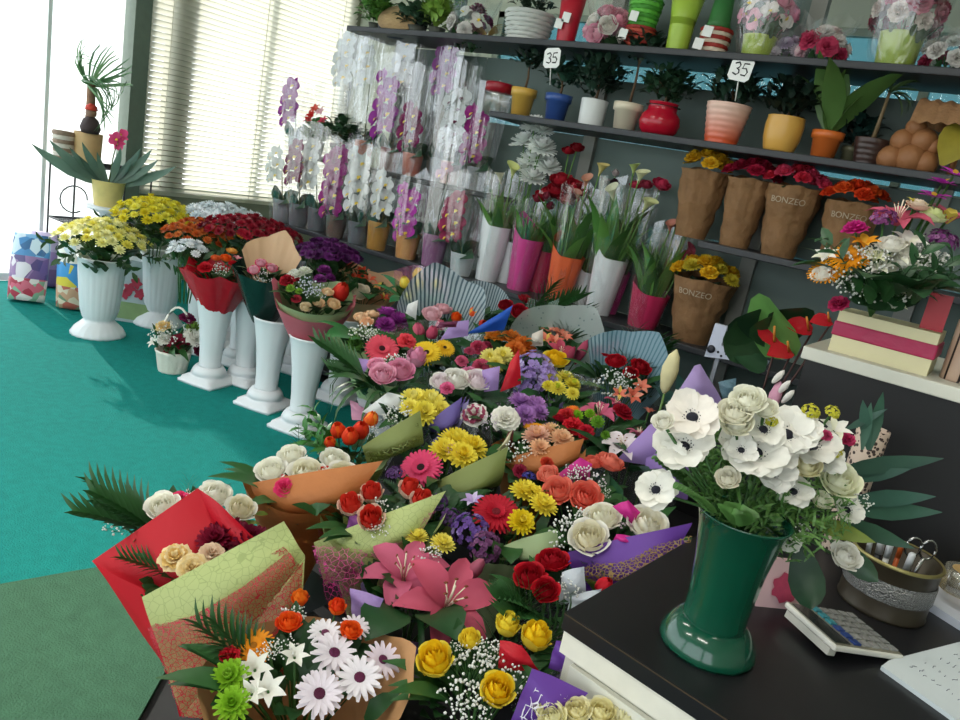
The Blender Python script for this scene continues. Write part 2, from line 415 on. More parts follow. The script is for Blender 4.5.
# leaves: grow along +Z, bend towards +X
LC = {}
def leaf(kind, c='#2f5a2c'):
    key = (kind, c)
    if key in LC: return LC[key]
    mb = MB()
    def blade(L, W, b0, b1, prof, org=(0, 0, 0), dirz=None, fold=.25, nc=2):
        t = MB(); petal(t, 0, L, W, b0, b1, 0, 0, prof=prof, cup=fold, nc=nc)
        return t
    if kind == 'lance': mb = blade(1., .13, 88, 35, [.25, .8, 1., .8, .45, .03])
    elif kind == 'broad': mb = blade(1., .34, 85, 20, [.12, .75, 1., .9, .55, .03], nc=4)
    elif kind == 'strap': mb = blade(1., .032, 85, -60, [.7, 1., 1., .9, .6, .05])
    elif kind == 'arch': mb = blade(1., .085, 82, -50, [.6, .95, 1., .95, .8, .5, .05])
    elif kind == 'palm':
        mb.tube([(0, 0, 0), (.1, 0, .5), (.3, 0, .95)], [.012, .008, .004], 4)
        for i in range(9):
            t = .15+.8*i/8; base = V((.1*t+.2*t*t, 0, .95*t))
            for s in (-1, 1):
                f = MB(); petal(f, 0, .55*(1-.55*t)+.12, .035, 30, -5, prof=[.5, 1., .7, .05], cup=.2)
                m = Matrix.Translation(base) @ Matrix.Rotation(s*PI/2, 4, 'Z') @ Matrix.Rotation(-math.radians(25+25*t), 4, 'Y')
                mb.merge(f, m)
    elif kind == 'fern':
        mb.tube([(0, 0, 0), (.1, 0, .6), (.25, 0, 1.)], [.01, .007, .003], 4)
        for i in range(14):
            t = .08+.9*i/13; base = V((.1*t+.15*t*t, 0, t))
            for s in (-1, 1):
                f = MB(); petal(f, 0, .26*math.sin(PI*min(1, t*.85+.15))+.04, .05, 15, 0, prof=[.6, 1., .6, .05], nc=1)
                mb.merge(f, Matrix.Translation(base) @ Matrix.Rotation(s*PI/2, 4, 'Z') @ Matrix.Rotation(-.5, 4, 'Y'))
    elif kind == 'ruscus':
        mb.tube([(0, 0, 0), (.05, 0, .5), (.15, 0, 1.)], [.012, .01, .005], 4)
        for i in range(9):
            t = .15+.85*i/8; f = MB(); petal(f, 0, .34, .075, 50, 15, prof=[.3, 1., .8, .05], cup=.3)
            mb.merge(f, Matrix.Translation((.05*t+.1*t*t, 0, t)) @ Matrix.Rotation(i*2.4, 4, 'Z'))
    elif kind == 'filler':
        r = random.Random(4)
        for i in range(46):
            a = r.random()*6.28; R = math.sqrt(r.random()); f = MB(); petal(f, 0, r.uniform(.35, .6), .13, 75, 25, prof=[.3, 1., .75, .05], cup=.3)
            mb.merge(f, Matrix.Translation((R*.8*math.cos(a), R*.8*math.sin(a), -.45+r.uniform(-.2, .1))) @ Matrix.Rotation(a+r.uniform(-.8, .8), 4, 'Z'))
    elif kind == 'feather':
        r = random.Random(9)
        for i in range(150):
            a = r.random()*6.28; R = math.sqrt(r.random()); f = MB(); petal(f, 0, r.uniform(.25, .5), .035, 80, 20, prof=[.5, 1., .7, .05], cup=.2, nc=1)
            mb.merge(f, Matrix.Translation((R*.9*math.cos(a), R*.9*math.sin(a), -.2+r.uniform(-.3, .2))) @ Matrix.Rotation(r.random()*6.28, 4, 'Z') @ Matrix.Rotation(r.uniform(-.5, .9), 4, 'Y'))
    LC[key] = mb.mesh(kind+'_leaf', leaf_m(c)); return LC[key]
def leaf_face(par, kind, c, a, b, wd=1., face=None):
    a, b = V(a), V(b); d = (b-a).normalized(); L = (b-a).length*1.12
    f = (face if face is not None else (CAM-a)).normalized(); f = (f-d*f.dot(d)).normalized(); q = aim(d)
    s = math.atan2((q @ V((0, 1, 0))).dot(f), (q @ V((1, 0, 0))).dot(f))
    return part(par, LEAFNAME[kind], leaf(kind, c), a, aim(d, s), (L*.5, L*wd, L))
LEAFNAME = dict(lance='leaf', broad='leaf', strap='leaf', arch='leaf', palm='palm_leaf', fern='fern_frond', ruscus='leaf_sprig', filler='foliage', feather='foliage')

WH, CR, RD, DR, YE, PK, HP, OR, PU, LV, SA, PE, MA = '#f1efe6', '#f2dfae', '#c51426', '#7a0f2c', '#f5e14c', '#e9a3bd', '#e0366f', '#f0661e', '#7b2f86', '#bfa3d8', '#ee7a66', '#f1c39a', '#b52a86'
LY = '#f3e66a'; RO = '#d8392b'; BU = '#6e1430'; LI = '#8fc02e'; CO = '#ea4f5c'; LP = '#c9607e'; FU = '#c0257e'
KRAFT = lambda: mat('#b98a5c', rough=.75, var=.12, scale=9., transl=.12, bump=.35, name='kraft_paper')
def paper(h, n='paper'): return mat(h, rough=.5, var=.07, scale=8., transl=.22, bump=.2, name=n+'_'+h.strip('#'))

def flower(par, kind, cols, pos, d, r, spin=None):
    ps = shape(kind, *cols)
    o = part(par, ps[0][0], ps[0][1], pos, aim(d, RND.random()*6.28 if spin is None else spin), r)
    if kind in ('gyp', 'statice'): o['kind'] = 'stuff'
    for nm, me in ps[1:]: ob(nm, me, o)
    return o
def wrap_mesh(base, axis, e1, L, Rw, rb=.03, back=.08, front=0., peaks=(), arc=None, crease=.03, ncr=9, pw=1.15, n=40, k=6, ph=0., t0=0., jit=0.):
    e2 = axis.cross(e1).normalized(); e1 = e2.cross(axis).normalized()
    a0, a1 = (0., 2*PI) if arc is None else (math.radians(arc[0]), math.radians(arc[1]))
    mb = MB(); jr = random.Random(int(abs(ph)*7)+3); js = [jr.uniform(-1, 1) for _ in range(n+1)]
    def fn(u, v):
        jj = 1+jit*js[int(round(u*n))]*(.35+.65*v)
        a = a0+(a1-a0)*u; v = t0+(1-t0)*v
        rim = L + back*(.5+.5*math.cos(a))**1.3 + front*(.5-.5*math.cos(a))**2
        for (pa, hh, ww) in peaks:
            da = abs((math.degrees(a)-pa+180) % 360-180); rim += hh*max(0, 1-da/ww)
        R = (rb+(Rw-rb)*v**pw)*(1+crease*v*math.sin(ncr*a+ph)+.5*crease*v*math.sin(2.3*ncr*a+1))*(1+.35*max(0, rim-L)*v*v)*jj
        return axis*(rim*v) + e1*(R*math.cos(a)) + e2*(R*math.sin(a))
    mb.grid(fn, n, k, 0, arc is None)
    return mb
def sheet(par, name, m, pts, near=0., bulge=.02, hit=None, dep=None):
    """a loose sheet of paper through four picture points; distance comes from the bouquet it is tucked into"""
    P = []
    for i, (x, y) in enumerate(pts):
        d = ray(x, y); t = (dep + (near[i] if isinstance(near, (list, tuple)) else near))/d.dot(FW); P.append(CAM+d*t)
    nrm = (P[1]-P[0]).cross(P[3]-P[0]).normalized()
    if nrm.dot(CAM-P[0]) < 0: nrm = -nrm
    mb = MB()
    mb.grid(lambda u, v: (P[0]*(1-u)+P[1]*u)*(1-v)+(P[3]*(1-u)+P[2]*u)*v + nrm*bulge*math.sin(PI*u)*math.sin(PI*v*.9+.1)+nrm*.004*math.sin(9*u+5*v)-par.location, 8, 8)
    return ob(name, mb.mesh(name, m), par)

# the tiered black stand carries the bouquets
STEPS = [(.55, 1.02), (1.02, 1.42), (1.42, 1.82), (1.82, 2.24), (2.24, 2.66), (2.66, 3.12)]
def step_z(y):
    for i, (a, b) in enumerate(STEPS):
        if y < b: return .20+.065*i
    return .20+.065*5
def bouquet(label, fl, wrap=None, face=.42, group=None, greens=(('lance', 5),), gc='#2f5a2c', hit=slope, base_z=None, tilt=.2, c=None, sheets=(), dome=.035, name='flower_bouquet', extra=(), fillc='#234a22', side=0., Lfix=None, Rpx=None, fill=True, dirs=None):
    cx, cy = c if c else (sum(f[2] for f in fl)/len(fl), sum(f[3] for f in fl)/len(fl))
    P = hit(cx, cy); dp = depth(P); mpp = dp/F
    toc = hor(CAM-P); left = V((0, 0, 1)).cross(-toc).normalized()
    axis = (V((0, 0, 1)) + toc*tilt + left*side).normalized()
    pts = []
    Q0 = [hit(f[2], f[3]) for f in fl]
    Rb = max([(q-P).length+f[4]*mpp*.6 for q, f in zip(Q0, fl)]+[.05])
    if Rpx: Rb = Rpx*mpp
    L = Lfix
    if L is None:
        zb = base_z if base_z is not None else step_z((P-axis*.4).y)
        L = (P.z-zb)/axis.z
    B = P-axis*L
    root = thing(name, label, 'bouquet', B, group)
    stems = MB()
    for f, q in zip(fl, Q0):
        kind, cols = f[0], f[1] if isinstance(f[1], tuple) else (f[1],)
        r = f[4]*mpp*(.88 if kind == 'rose' else 1.)
        rel = (q-P).length/Rb
        q = q+(CAM-q).normalized()*(dome*(1-min(1, rel)**2)*(dp/2)+(f[5] if len(f) > 5 else 0))
        d = (axis*.55 + (q-(P-axis*max(.1, Rb)))*(.5/max(Rb, .08)) + (CAM-q).normalized()*face + V((RND.uniform(-.15, .15), RND.uniform(-.15, .15), 0))).normalized()
        if dirs: d = V(dirs).normalized()
        flower(root, kind, cols, q-d*r*.45, d, r)
        if kind != 'gyp' or True:
            qq = q-d*r*.6-B; stems.tube([axis*.02, axis*(L*.55)+(qq-axis*(qq.dot(axis)))*.25, qq], .0028, 4)
    if stems.v: part(root, 'stems', stems.mesh('stems', leaf_m('#3f6b33')), B)
    if fill:
        s = max(.05, Rb*.92); part(root, 'foliage', leaf('filler', fillc), P-axis*(.02), aim(axis, RND.random()*6), (s, s, min(s, .13)))['kind'] = 'stuff'
    for g in greens:
        kind, n = g[0], g[1]; ln = g[2] if len(g) > 2 else 1.25; a_ = g[3] if len(g) > 3 else None
        for i in range(n):
            a = math.radians(RND.uniform(*a_)) if a_ else 2*PI*(i+RND.random()*.7)/n
            o_ = (-toc)*math.cos(a)+left*math.sin(a)
            d = (axis*.75+o_*RND.uniform(.5, .95)+V((0, 0, .1)))
            if kind == 'broad': ln *= 1.; ln = min(ln, .8)
            me = leaf(kind, g[4] if len(g) > 4 else gc)
            pos = P-axis*(.07)+o_*Rb*.45
            q = aim(d); xl = q @ V((1, 0, 0)); ol = o_-d.normalized()*o_.dot(d.normalized())
            ang = math.atan2((q @ V((0, 1, 0))).dot(ol), xl.dot(ol))
            part(root, LEAFNAME[kind], me, pos, aim(d, ang), Rb*ln*RND.uniform(.8, 1.15)+.03)
    if wrap:
        ws = wrap if isinstance(wrap, (list, tuple)) else [wrap]
        for wd in ws:
            wd = dict(wd); m = wd.pop('m'); nm = wd.pop('n', 'paper_wrap'); k = wd.pop('k', 1.04); up = wd.pop('up', -.03)
            mb = wrap_mesh(None, axis, -toc, L+up, Rb*k, **wd)
            part(root, nm, mb.mesh(nm, m), B)
    for sh in sheets:
        nr = sh[3] if len(sh) > 3 else 0.; bu = sh[4] if len(sh) > 4 else .015
        if nr == 'F': nr = [-.25*Rb, -.45*Rb, -.45*Rb, -.25*Rb]; bu = (.45 if len(sh) < 5 else sh[4])*Rb
        sheet(root, sh[0], sh[1], sh[2], nr, bu, dep=dp)
    return root

# ------------------------------------------------------------------ the shop itself
XW, YB, XR, YF, ZC = -6.4, 5.9, 2.3, -2.6, 3.4
m_wall = mat('#b9bfae', rough=.85, var=.05, scale=3., bump=.1, name='wall_plaster')
m_frame = mat('#8f9a8c', rough=.5, var=.06, scale=4., name='window_frame')
m_ceil = mat('#dcdcd4', rough=.9, var=.03, name='ceiling_paint')
struct('floor', MB().box(XW, XR, YF, YB, -.08, 0), mat('#101111', rough=.75, var=.25, scale=2., bump=.1, name='floor_dark'))
struct('ground', MB().box(-30, XW-.1, -25, 25, -.2, -.06), mat('#d8d6cd', rough=.9, var=.08, scale=.8, name='pavement'))
struct('ground', MB().box(XW-.1, 30, -25, YF-.1, -.2, -.06), mat('#d8d6cd', rough=.9, var=.08, scale=.8, name='pavement'))
struct('ceiling', MB().box(XW, XR, YF, YB, ZC, ZC+.1), m_ceil)
struct('wall_right', MB().box(XR, XR+.1, YF, YB, 0, ZC), m_wall)
wb = MB().box(XW, XR, YB, YB+.1, 0, 1.0).box(XW, XR, YB, YB+.1, 2.95, ZC).box(XW, -4.6, YB, YB+.1, 1.0, 2.95).box(1.6, XR, YB, YB+.1, 1.0, 2.95)
struct('wall_back', wb, m_wall)
wl = MB().box(XW-.1, XW, 3.58, YB, 0, .8).box(XW-.1, XW, YF, YB, 3.12, ZC).box(XW-.1, XW, 5.78, YB, .8, 3.12)
struct('wall_left', wl, mat('#8d8f7c', rough=.8, var=.06, name='wall_sill'))
wf = MB().box(XW, XR, YF-.1, YF, 0, .45).box(XW, XR, YF-.1, YF, 2.95, ZC).box(-3.2, -2.9, YF-.1, YF, .45, 2.95).box(.4, .7, YF-.1, YF, .45, 2.95)
struct('wall_front', wf, m_wall)
struct('trim_1', MB().box(XW-.12, XW+.06, 3.44, 3.58, 0, 3.12), mat('#6f7a6c', rough=.5, name='post_paint'))
struct('trim_2', MB().box(XW-.09, XW-.01, 3.80, 4.02, .8, 3.12), mat('#77705a', rough=.7, name='pillar_paint'))
clear = pane_m('window_glass', '#f4f8fa', .02)
def window(name, boxes_frame, panes):
    fr = struct(name, MB(), m_frame) if False else None
    mb = MB()
    for b in boxes_frame: mb.box(*b)
    o = struct(name, mb, m_frame)
    for (b, m) in panes: ob('pane', MB().box(*b).mesh('pane', m, False), o)
    return o
x0, x1 = XW-.07, XW-.02
window('window_1', [(x0, x1, 3.58, 3.64, .8, 3.12), (x0, x1, 5.72, 5.78, .8, 3.12), (x0, x1, 3.64, 5.72, .8, .87), (x0, x1, 3.64, 5.72, 3.05, 3.12), (x0, x1, 4.78, 4.84, .87, 3.05)],
       [((x0+.02, x0+.028, 3.64, 4.78, .87, 3.05), clear), ((x0+.02, x0+.028, 4.84, 5.72, .87, 3.05), clear)])
m_white = mat('#eef0ee', rough=.5, var=.03, name='white_frame')
sun_block = mat('#f6f8f8', rough=.7, var=.02, transl=.75, name='sun_block_film')  # added translucent pane; stops direct sun to place the carpet's shadow edge
ys = [YF, -1.2, .15, 1.5, 2.83, 3.44]
fr = []
for y in ys[1:-1]: fr.append((x0+.02, x1, y-.015, y+.015, 0, 3.12))
fr += [(x0, x1, YF, 3.44, 0, .06), (x0, x1, YF, 3.44, 3.06, 3.12)]
pn = []
for i in range(5):
    pn.append(((x0+.02, x0+.028, ys[i]+.03, ys[i+1]-.03, .06, 3.06), sun_block if i == 4 else clear))
mb = MB()
for b in fr: mb.box(*b)
w2 = struct('window_2', mb, m_white)
for b, m in pn: ob('pane', MB().box(*b).mesh('pane', m, False), w2)
blue = pane_m('window_glass_blue', '#4f848c', .12, .06, (.20, .34, .36))
window('window_3', [(x, x+.06, YB+.01, YB+.07, 1.0, 2.95) for x in (-4.6, -3.4, -2.2, -1.0, .2, 1.54)] + [(-4.6, 1.6, YB+.01, YB+.07, z, z+.05) for z in (1.0, 1.9, 2.9)],
       [((-4.6+1.2*i+.06, -3.4+1.2*i, YB+.03, YB+.04, 1.05, 2.9), blue) for i in range(5)])

# carpets
m_teal = mat('#178079', rough=.95, var=.22, scale=26., bump=.5, spec=.1, name='teal_carpet', bscale=160.)
m_moss = mat('#446a52', rough=.95, var=.22, scale=20., bump=.5, spec=.1, name='moss_carpet', bscale=160.)
def carpet(label, poly, m, z=.008, wav=0.):
    xs = [p[0] for p in poly]; yy = [p[1] for p in poly]
    mb = MB()
    P = [V((p[0], p[1], 0)) for p in poly]
    n = 40
    def fn(u, v):
        p = (P[0]*(1-u)+P[1]*u)*(1-v)+(P[3]*(1-u)+P[2]*u)*v
        h = z+wav*(math.exp(-((p.y-.62-.35*(p.x+2.1))/.035)**2)*math.exp(-((p.x+2.05)/.2)**2)+.25*math.sin(5*p.x+3*p.y)**2)
        return (p.x, p.y, h)
    mb.grid(fn, n, n)
    b = len(mb.v)
    edge = [(P[i], P[(i+1) % 4]) for i in range(4)]
    for a, c in edge: mb.add((a.x, a.y, 0.0005)); mb.add((c.x, c.y, .0005)); mb.add((c.x, c.y, z)); mb.add((a.x, a.y, z)); k = len(mb.v); mb.face((k-4, k-3, k-2, k-1))
    return tag(ob('carpet', mb.mesh('carpet', m)), label, 'carpet')
tag(ob('carpet', MB().prism([(-6.38, -2.5), (-2.64, -.36), (-2.205, 1.312), (-2.06, 2.2), (-2.06, 3.33), (-4.3, 3.33), (-4.3, 4.2), (-6.38, 5.8)], .0005, .008).mesh('carpet', m_teal, False)), 'bright teal carpet covering the shop floor under the white vases', 'carpet')
carpet('dull moss green carpet strip butted against the teal carpet', [(-2.63, -.36), (-.42, -.36), (-1.80, 1.31), (-2.2, 1.31)], m_moss, .009, .012)

# venetian blind
bl = thing('venetian_blind', 'cream slatted venetian blind over the bright window', 'blind', V((XW+.05, 4.7, .78)))
m_slat = mat('#dcdacb', rough=.4, var=.05, scale=2., transl=.55, name='blind_slat')
sm = MB()
def sfn(u, v):
    a = math.radians(52); c = (v-.5)*.052
    return (math.cos(a)*c + .004*math.sin(PI*v), (u-.5)*2.22, math.sin(a)*c)
sm.grid(sfn, 1, 3); slat = sm.mesh('slat', m_slat)
n = 50
for i in range(n): part(bl, 'slat', slat, (XW+.05, 4.69, .84+i*.0455))
part(bl, 'head_rail', MB().box(-.03, .03, -1.12, 1.12, 0, .05).mesh('head_rail', m_slat, False), (XW+.05, 4.69, .84+n*.0455))
part(bl, 'bottom_rail', MB().box(-.02, .02, -1.11, 1.11, -.03, 0).mesh('bottom_rail', m_slat, False), (XW+.05, 4.69, .82))
cord = MB().tube([(0, 0, 0), (0, 0, 2.3)], .003, 4).mesh('cord', m_slat)
for y in (3.75, 4.69, 5.6): part(bl, 'cord', cord, (XW+.083, y, .8))

# ------------------------------------------------------------------ display shelf
SY0, SY1 = 3.35, 3.72
ZT, Z2, Z3, Z4 = 2.225, 1.85, 1.42, .945
m_shelf = mat('#2b2d31', rough=.45, var=.15, scale=6., name='shelf_black')
m_upr = mat('#80817a', rough=.6, var=.1, scale=5., name='upright_grey')
m_back = mat('#566660', rough=.55, var=.08, scale=3., name='back_panel_green')
sh = thing('display_shelf', 'long black shelf unit holding potted plants and orchids', 'shelf', V((-1.6, SY0+.2, 0)))
for (z, xa, xb) in ((ZT, -3.75, 1.2), (Z2, -2.56, 1.2), (Z3, -4.12, -2.5), (Z3, -1.26, 1.2), (Z4, -4.2, 1.2), (.52, -4.2, 1.2), (.08, -4.2, 1.2)):
    bev(part(sh, 'shelf_board', MB().box(xa, xb, SY0+(.12 if xb < -2 else 0), SY1, z-.03, z).mesh('shelf_board', m_shelf, False), (0, 0, 0)))
UX = [-4.1, -3.2, -2.12, -1.12, -.42, .3, 1.15]
for x in UX:
    top = ZT+.5 if x > -3.5 else Z3+.02
    part(sh, 'upright', MB().box(x-.035, x+.035, SY1-.03, SY1+.02, 0, top).mesh('upright', m_upr, False), (0, 0, 0))
for i in range(len(UX)-1):
    xa, xb = UX[i]+.035, UX[i+1]-.035
    for k, (za, zb) in enumerate(((.0, .488), (.522, Z4-.032), (Z4+.001, Z3-.001), (Z3+.001, Z2-.032), (Z2+.001, ZT-.032), (ZT+.001, 2.75))):
        if (k >= 4 and i == 0) or (k == 5 and i in (1, 3, 5)) or (k == 4 and i == 4): continue
        fa = {3: (.0, .94), 4: (.0, (.95, .95, .78, .9, .8, .85)[i])}.get(k, (0, 1))
        if k == 3 and i < 3: fa = (0, 1)
        zt = za+(zb-za)*fa[1]
        if k == 3 and i == 0: xa, zt = -3.62, ZT-.035
        part(sh, 'back_panel', MB().box(xa, xb, SY1, SY1+.012, za, zt).mesh('back_panel', m_back, False), (0, 0, 0))

# stepped stand below the bouquets
st = thing('display_stand', 'black stepped stand carrying the wrapped bouquets', 'stand', V((-1.2, 1.8, 0)))
m_blk = mat('#141416', rough=.5, var=.2, name='stand_black')
lefts = [-1.16, -1.34, -1.6, -1.8, -1.95, -2.05]
for i, (a, b) in enumerate(STEPS):
    rgt = -.25 if i == 0 else (-.56 if b <= 2.3 else (-.47 if b < 2.7 else -.3))
    part(st, 'step', MB().box(lefts[i], rgt, a+.002, b-.002, 0, .198+.065*i).mesh('step', m_blk, False), (0, 0, 0))

# ------------------------------------------------------------------ bouquets on the stand
lav = paper('#a98cc9'); vio = paper('#6b3fa0'); redp = paper('#c8182a'); limep = pattern('lime_crackle', '#b9c67e', '#a3b26c', 'crackle', 60., .03)
kraft = KRAFT(); ork = mat('#b5703c', rough=.6, var=.1, transl=.12, bump=.3, name='orange_kraft'); olive = paper('#7f8a4c'); mintp = paper('#a8bd8c')
netred = pattern('red_net', '#b32233', '#b32233', 'net', 105., .055, True, .35)
netpink = pattern('pink_net', '#b83a78', '#b8327a', 'net', 80., .035, True, .05)
netgold = pattern('gold_lace', '#8a6c34', '#8a6c34', 'net', 110., .08, True, .0)
netwhite = pattern('white_lace', '#e8e4ee', '#e8e4ee', 'net', 60., .04, True, .0)
netolive = pattern('olive_net', '#6f7034', '#5f6a24', 'net', 60., .06, True, .1)
stripe = pattern('striped_film', '#cfe3ea', '#3d5560', 'stripes', 9., .62, True, .45)
palmf = pattern('leafy_film', '#bcd2c4', '#41604a', 'stripes', 8., .6, True, .35)
dots = pattern('dotted_film', '#cfdcd8', '#55666a', 'dots', 45., .18, True, .4)
bluef = pattern('blue_striped_film', '#a9d3e6', '#4b7484', 'stripes', 9., .68, True, .5)
cello = film('clear_cellophane', '#cfd6da', .035, .09, .2)
silver = mat('#c3cad2', rough=.35, var=.1, transl=.2, bump=.3, name='silver_paper')
bluep = paper('#1f55b8'); magp = paper('#d02c8e'); whp = paper('#e9ebea'); bkp = mat('#16302a', rough=.25, var=.1, bump=.3, name='dark_green_foil'); redf = mat('#c01a2c', rough=.25, var=.1, bump=.4, transl=.15, name='red_foil')

# row nearest the counter
bouquet('red and lime crackle wrapped bouquet with cream carnations and burgundy chrysanthemum',
    [('carn', (CR, '#e9c77c'), 175, 556, 15), ('carn', (CR, '#edd49a'), 192, 566, 14), ('carn', '#e8cdb0', 212, 552, 12), ('mum', (BU,), 228, 530, 25), ('mum', (BU,), 252, 538, 22), ('mum', ('#8a1836',), 214, 536, 18)],
    wrap=dict(m=redp, n='red_paper', k=.8, back=-.02, front=-.08, crease=.012, up=-.1),
    sheets=(('red_paper', redp, [(176, 650), (92, 561), (198, 488), (250, 600)], [.0, -.02, .1, .08], .03), ('red_paper', redp, [(250, 600), (198, 488), (240, 522), (300, 590)], [.08, .1, .05, .02], .01), ('red_fold', redp, [(196, 712), (93, 562), (143, 590), (180, 716)], [-.10, -.03, -.09, -.12], .01),
        ('lime_paper', limep, [(182, 716), (142, 597), (284, 521), (305, 556)], [-.12, -.11, -.06, -.05], .022), ('lime_paper', limep, [(182, 716), (305, 556), (300, 640), (270, 722)], [-.12, -.05, -.06, -.08], .03), ('red_netting', netred, [(182, 717), (148, 628), (284, 546), (301, 566)], [-.125, -.118, -.07, -.06], .028), ('red_netting', netred, [(182, 717), (303, 562), (299, 640), (270, 722)], [-.125, -.055, -.066, -.086], .036)),
    c=(208, 556), greens=(('lance', 3, .5, (60, 110)), ('palm', 1, .5, (80, 90))), tilt=.3, side=.05, Rpx=72)
bouquet('white roses with pink ribbon behind the red paper wrap',
    [('rose', (WH, '#f7f4e6'), 163, 506, 17), ('rose', (WH, '#f7f4e6'), 216, 494, 18), ('rose', (WH, '#f2ecd2'), 241, 508, 16), ('carn', (HP,), 180, 497, 9), ('gyp', ('#f3f3ee', 2), 118, 518, 17), ('gyp', ('#f3f3ee', 3), 190, 494, 9)],
    c=(190, 512), greens=(('palm', 4, 1.15, (70, 125)), ('palm', 2, .6, (-30, 30)), ('ruscus', 3, .5, (-110, -60), '#7a8a3a')), wrap=dict(m=cello, n='clear_wrap', back=.0, k=.8), Rpx=58)
bouquet('kraft wrapped bouquet of white daisies with purple centres and orange roses',
    [('daisy', ('#f0e9f0', '#6d2450'), 337, 647, 25), ('daisy', ('#f2edf2', '#6a2048'), 361, 673, 24), ('daisy', ('#efe6ee', '#5e1c3e'), 321, 690, 24), ('daisy', ('#ecdfea', '#6d2450'), 386, 656, 21), ('daisy', ('#f3eef2', '#7a3a5c'), 326, 628, 19), ('daisy', ('#efe6ee', '#6d2450'), 357, 622, 17),
     ('alst', (WH, '#f4f2e8'), 254, 664, 20), ('alst', (WH, '#f4f2e8'), 268, 686, 20), ('alst', (WH, '#f4f2e8'), 296, 652, 16), ('alst', (WH, '#f4f2e8'), 250, 690, 16), ('bud', (OR, '#f58a2a'), 300, 599, 14), ('bud', (OR, '#e8481c'), 337, 608, 14), ('rose', ('#e8481c', OR), 289, 622, 14), ('rose', ('#ea5a20', OR), 351, 630, 12),
     ('gerb', ('#ef9a1e', '#c07818'), 253, 641, 22), ('mum', (LI, '#a8cf4a'), 228, 674, 19), ('mum', (LI,), 232, 702, 17), ('carn', (RD,), 227, 656, 12), ('gyp', ('#f3f3ee', 1), 292, 612, 16), ('gyp', ('#f3f3ee', 2), 285, 645, 14), ('gyp', ('#f3f3ee', 3), 268, 650, 12)],
    wrap=dict(m=kraft, k=1.06, back=-.06, front=.03, peaks=((-80, .09, 45),), up=-.02, crease=.012), c=(308, 668), greens=(('lance', 4, .8, (60, 120)), ('palm', 3, .75, (60, 105)), ('strap', 5, .9, (-60, 0))), Rpx=98, tilt=.25)
bouquet('yellow roses with baby\'s breath in violet lace-trimmed paper',
    [('bud', (YE, '#f7cf20'), 435, 661, 26), ('bud', (YE, '#f7cf20'), 497, 691, 24), ('bud', (YE, '#f7dc40'), 507, 626, 20), ('bud', (YE, '#f7cf20'), 535, 638, 24), ('bud', (YE, '#f7dc40'), 470, 640, 16)] +
    [('gyp', ('#f3f3ee', i % 3+1), x, y, r) for i, (x, y, r) in enumerate([(470, 664, 24), (496, 655, 20), (460, 694, 22), (516, 680, 18), (486, 648, 16), (476, 706, 18), (455, 650, 12)])],
    wrap=[dict(m=vio, n='violet_paper', k=1.08, back=-.02, front=.0, peaks=((-120, .05, 40),), arc=(160, 300), crease=.01, up=-.02), dict(m=netwhite, n='lace_trim', k=1.1, back=-.02, front=-.02, peaks=((-120, .04, 40),), arc=(165, 290), crease=.01, up=-.05)],
    sheets=(('red_paper', redp, [(498, 668), (500, 640), (522, 645), (540, 672)], .02), ('violet_tip', vio, [(548, 668), (556, 640), (580, 648), (580, 676)], .03), ('violet_paper', vio, [(508, 726), (532, 668), (588, 692), (556, 726)], -.07, .02), ('lace_trim', netwhite, [(514, 726), (537, 684), (566, 696), (545, 726)], -.078, .02)),
    c=(487, 668), greens=(('lance', 4, .8, (70, 130)), ('palm', 3, .9, (-60, -10)), ('lance', 5, .8, (-110, -50))), Rpx=80)
bouquet('pale cream lisianthus buds at the foot of the white counter front',
    [('rose', ('#eee7b4', '#f3eec6'), 552, 716, 15), ('rose', ('#f1ebc4', '#f0e8b8'), 577, 710, 15), ('rose', ('#f3eed0', '#efe6b0'), 602, 712, 17), ('rose', ('#eee7b4', '#f3eec6'), 626, 716, 15), ('bud', ('#dfe09a', '#eeeac0'), 540, 708, 10), ('bud', ('#dfe09a', '#eeeac0'), 564, 700, 10)],
    wrap=dict(m=cello, n='clear_wrap', back=.03, k=1.15), c=(590, 722), greens=(('lance', 4, 1.),), Rpx=60)
bouquet('big rose pink lilies with broad dark leaves and pink netting',
    [('lily', (LP,), 405, 560, 46), ('lily', ('#c7566f',), 456, 590, 54), ('mum', (LY,), 417, 533, 13), ('mum', (LY,), 444, 540, 14), ('gyp', ('#f3f3ee', 1), 430, 552, 13), ('lilybud', ('#a8566a',), 478, 566, 20)],
    wrap=[dict(m=lav, n='lavender_paper', k=.8, back=-.05, front=-.06, arc=(60, 200), crease=.03)], sheets=(('pink_netting', netpink, [(330, 612), (312, 545), (368, 550), (352, 606)], -.04, .03), ('lavender_paper', lav, [(352, 616), (350, 588), (384, 598), (376, 616)], -.08, .01)),
    c=(418, 572), greens=(('broad', 3, .8, (150, 210)), ('strap', 5, .9, (190, 240))), gc='#234a26', Rpx=66)
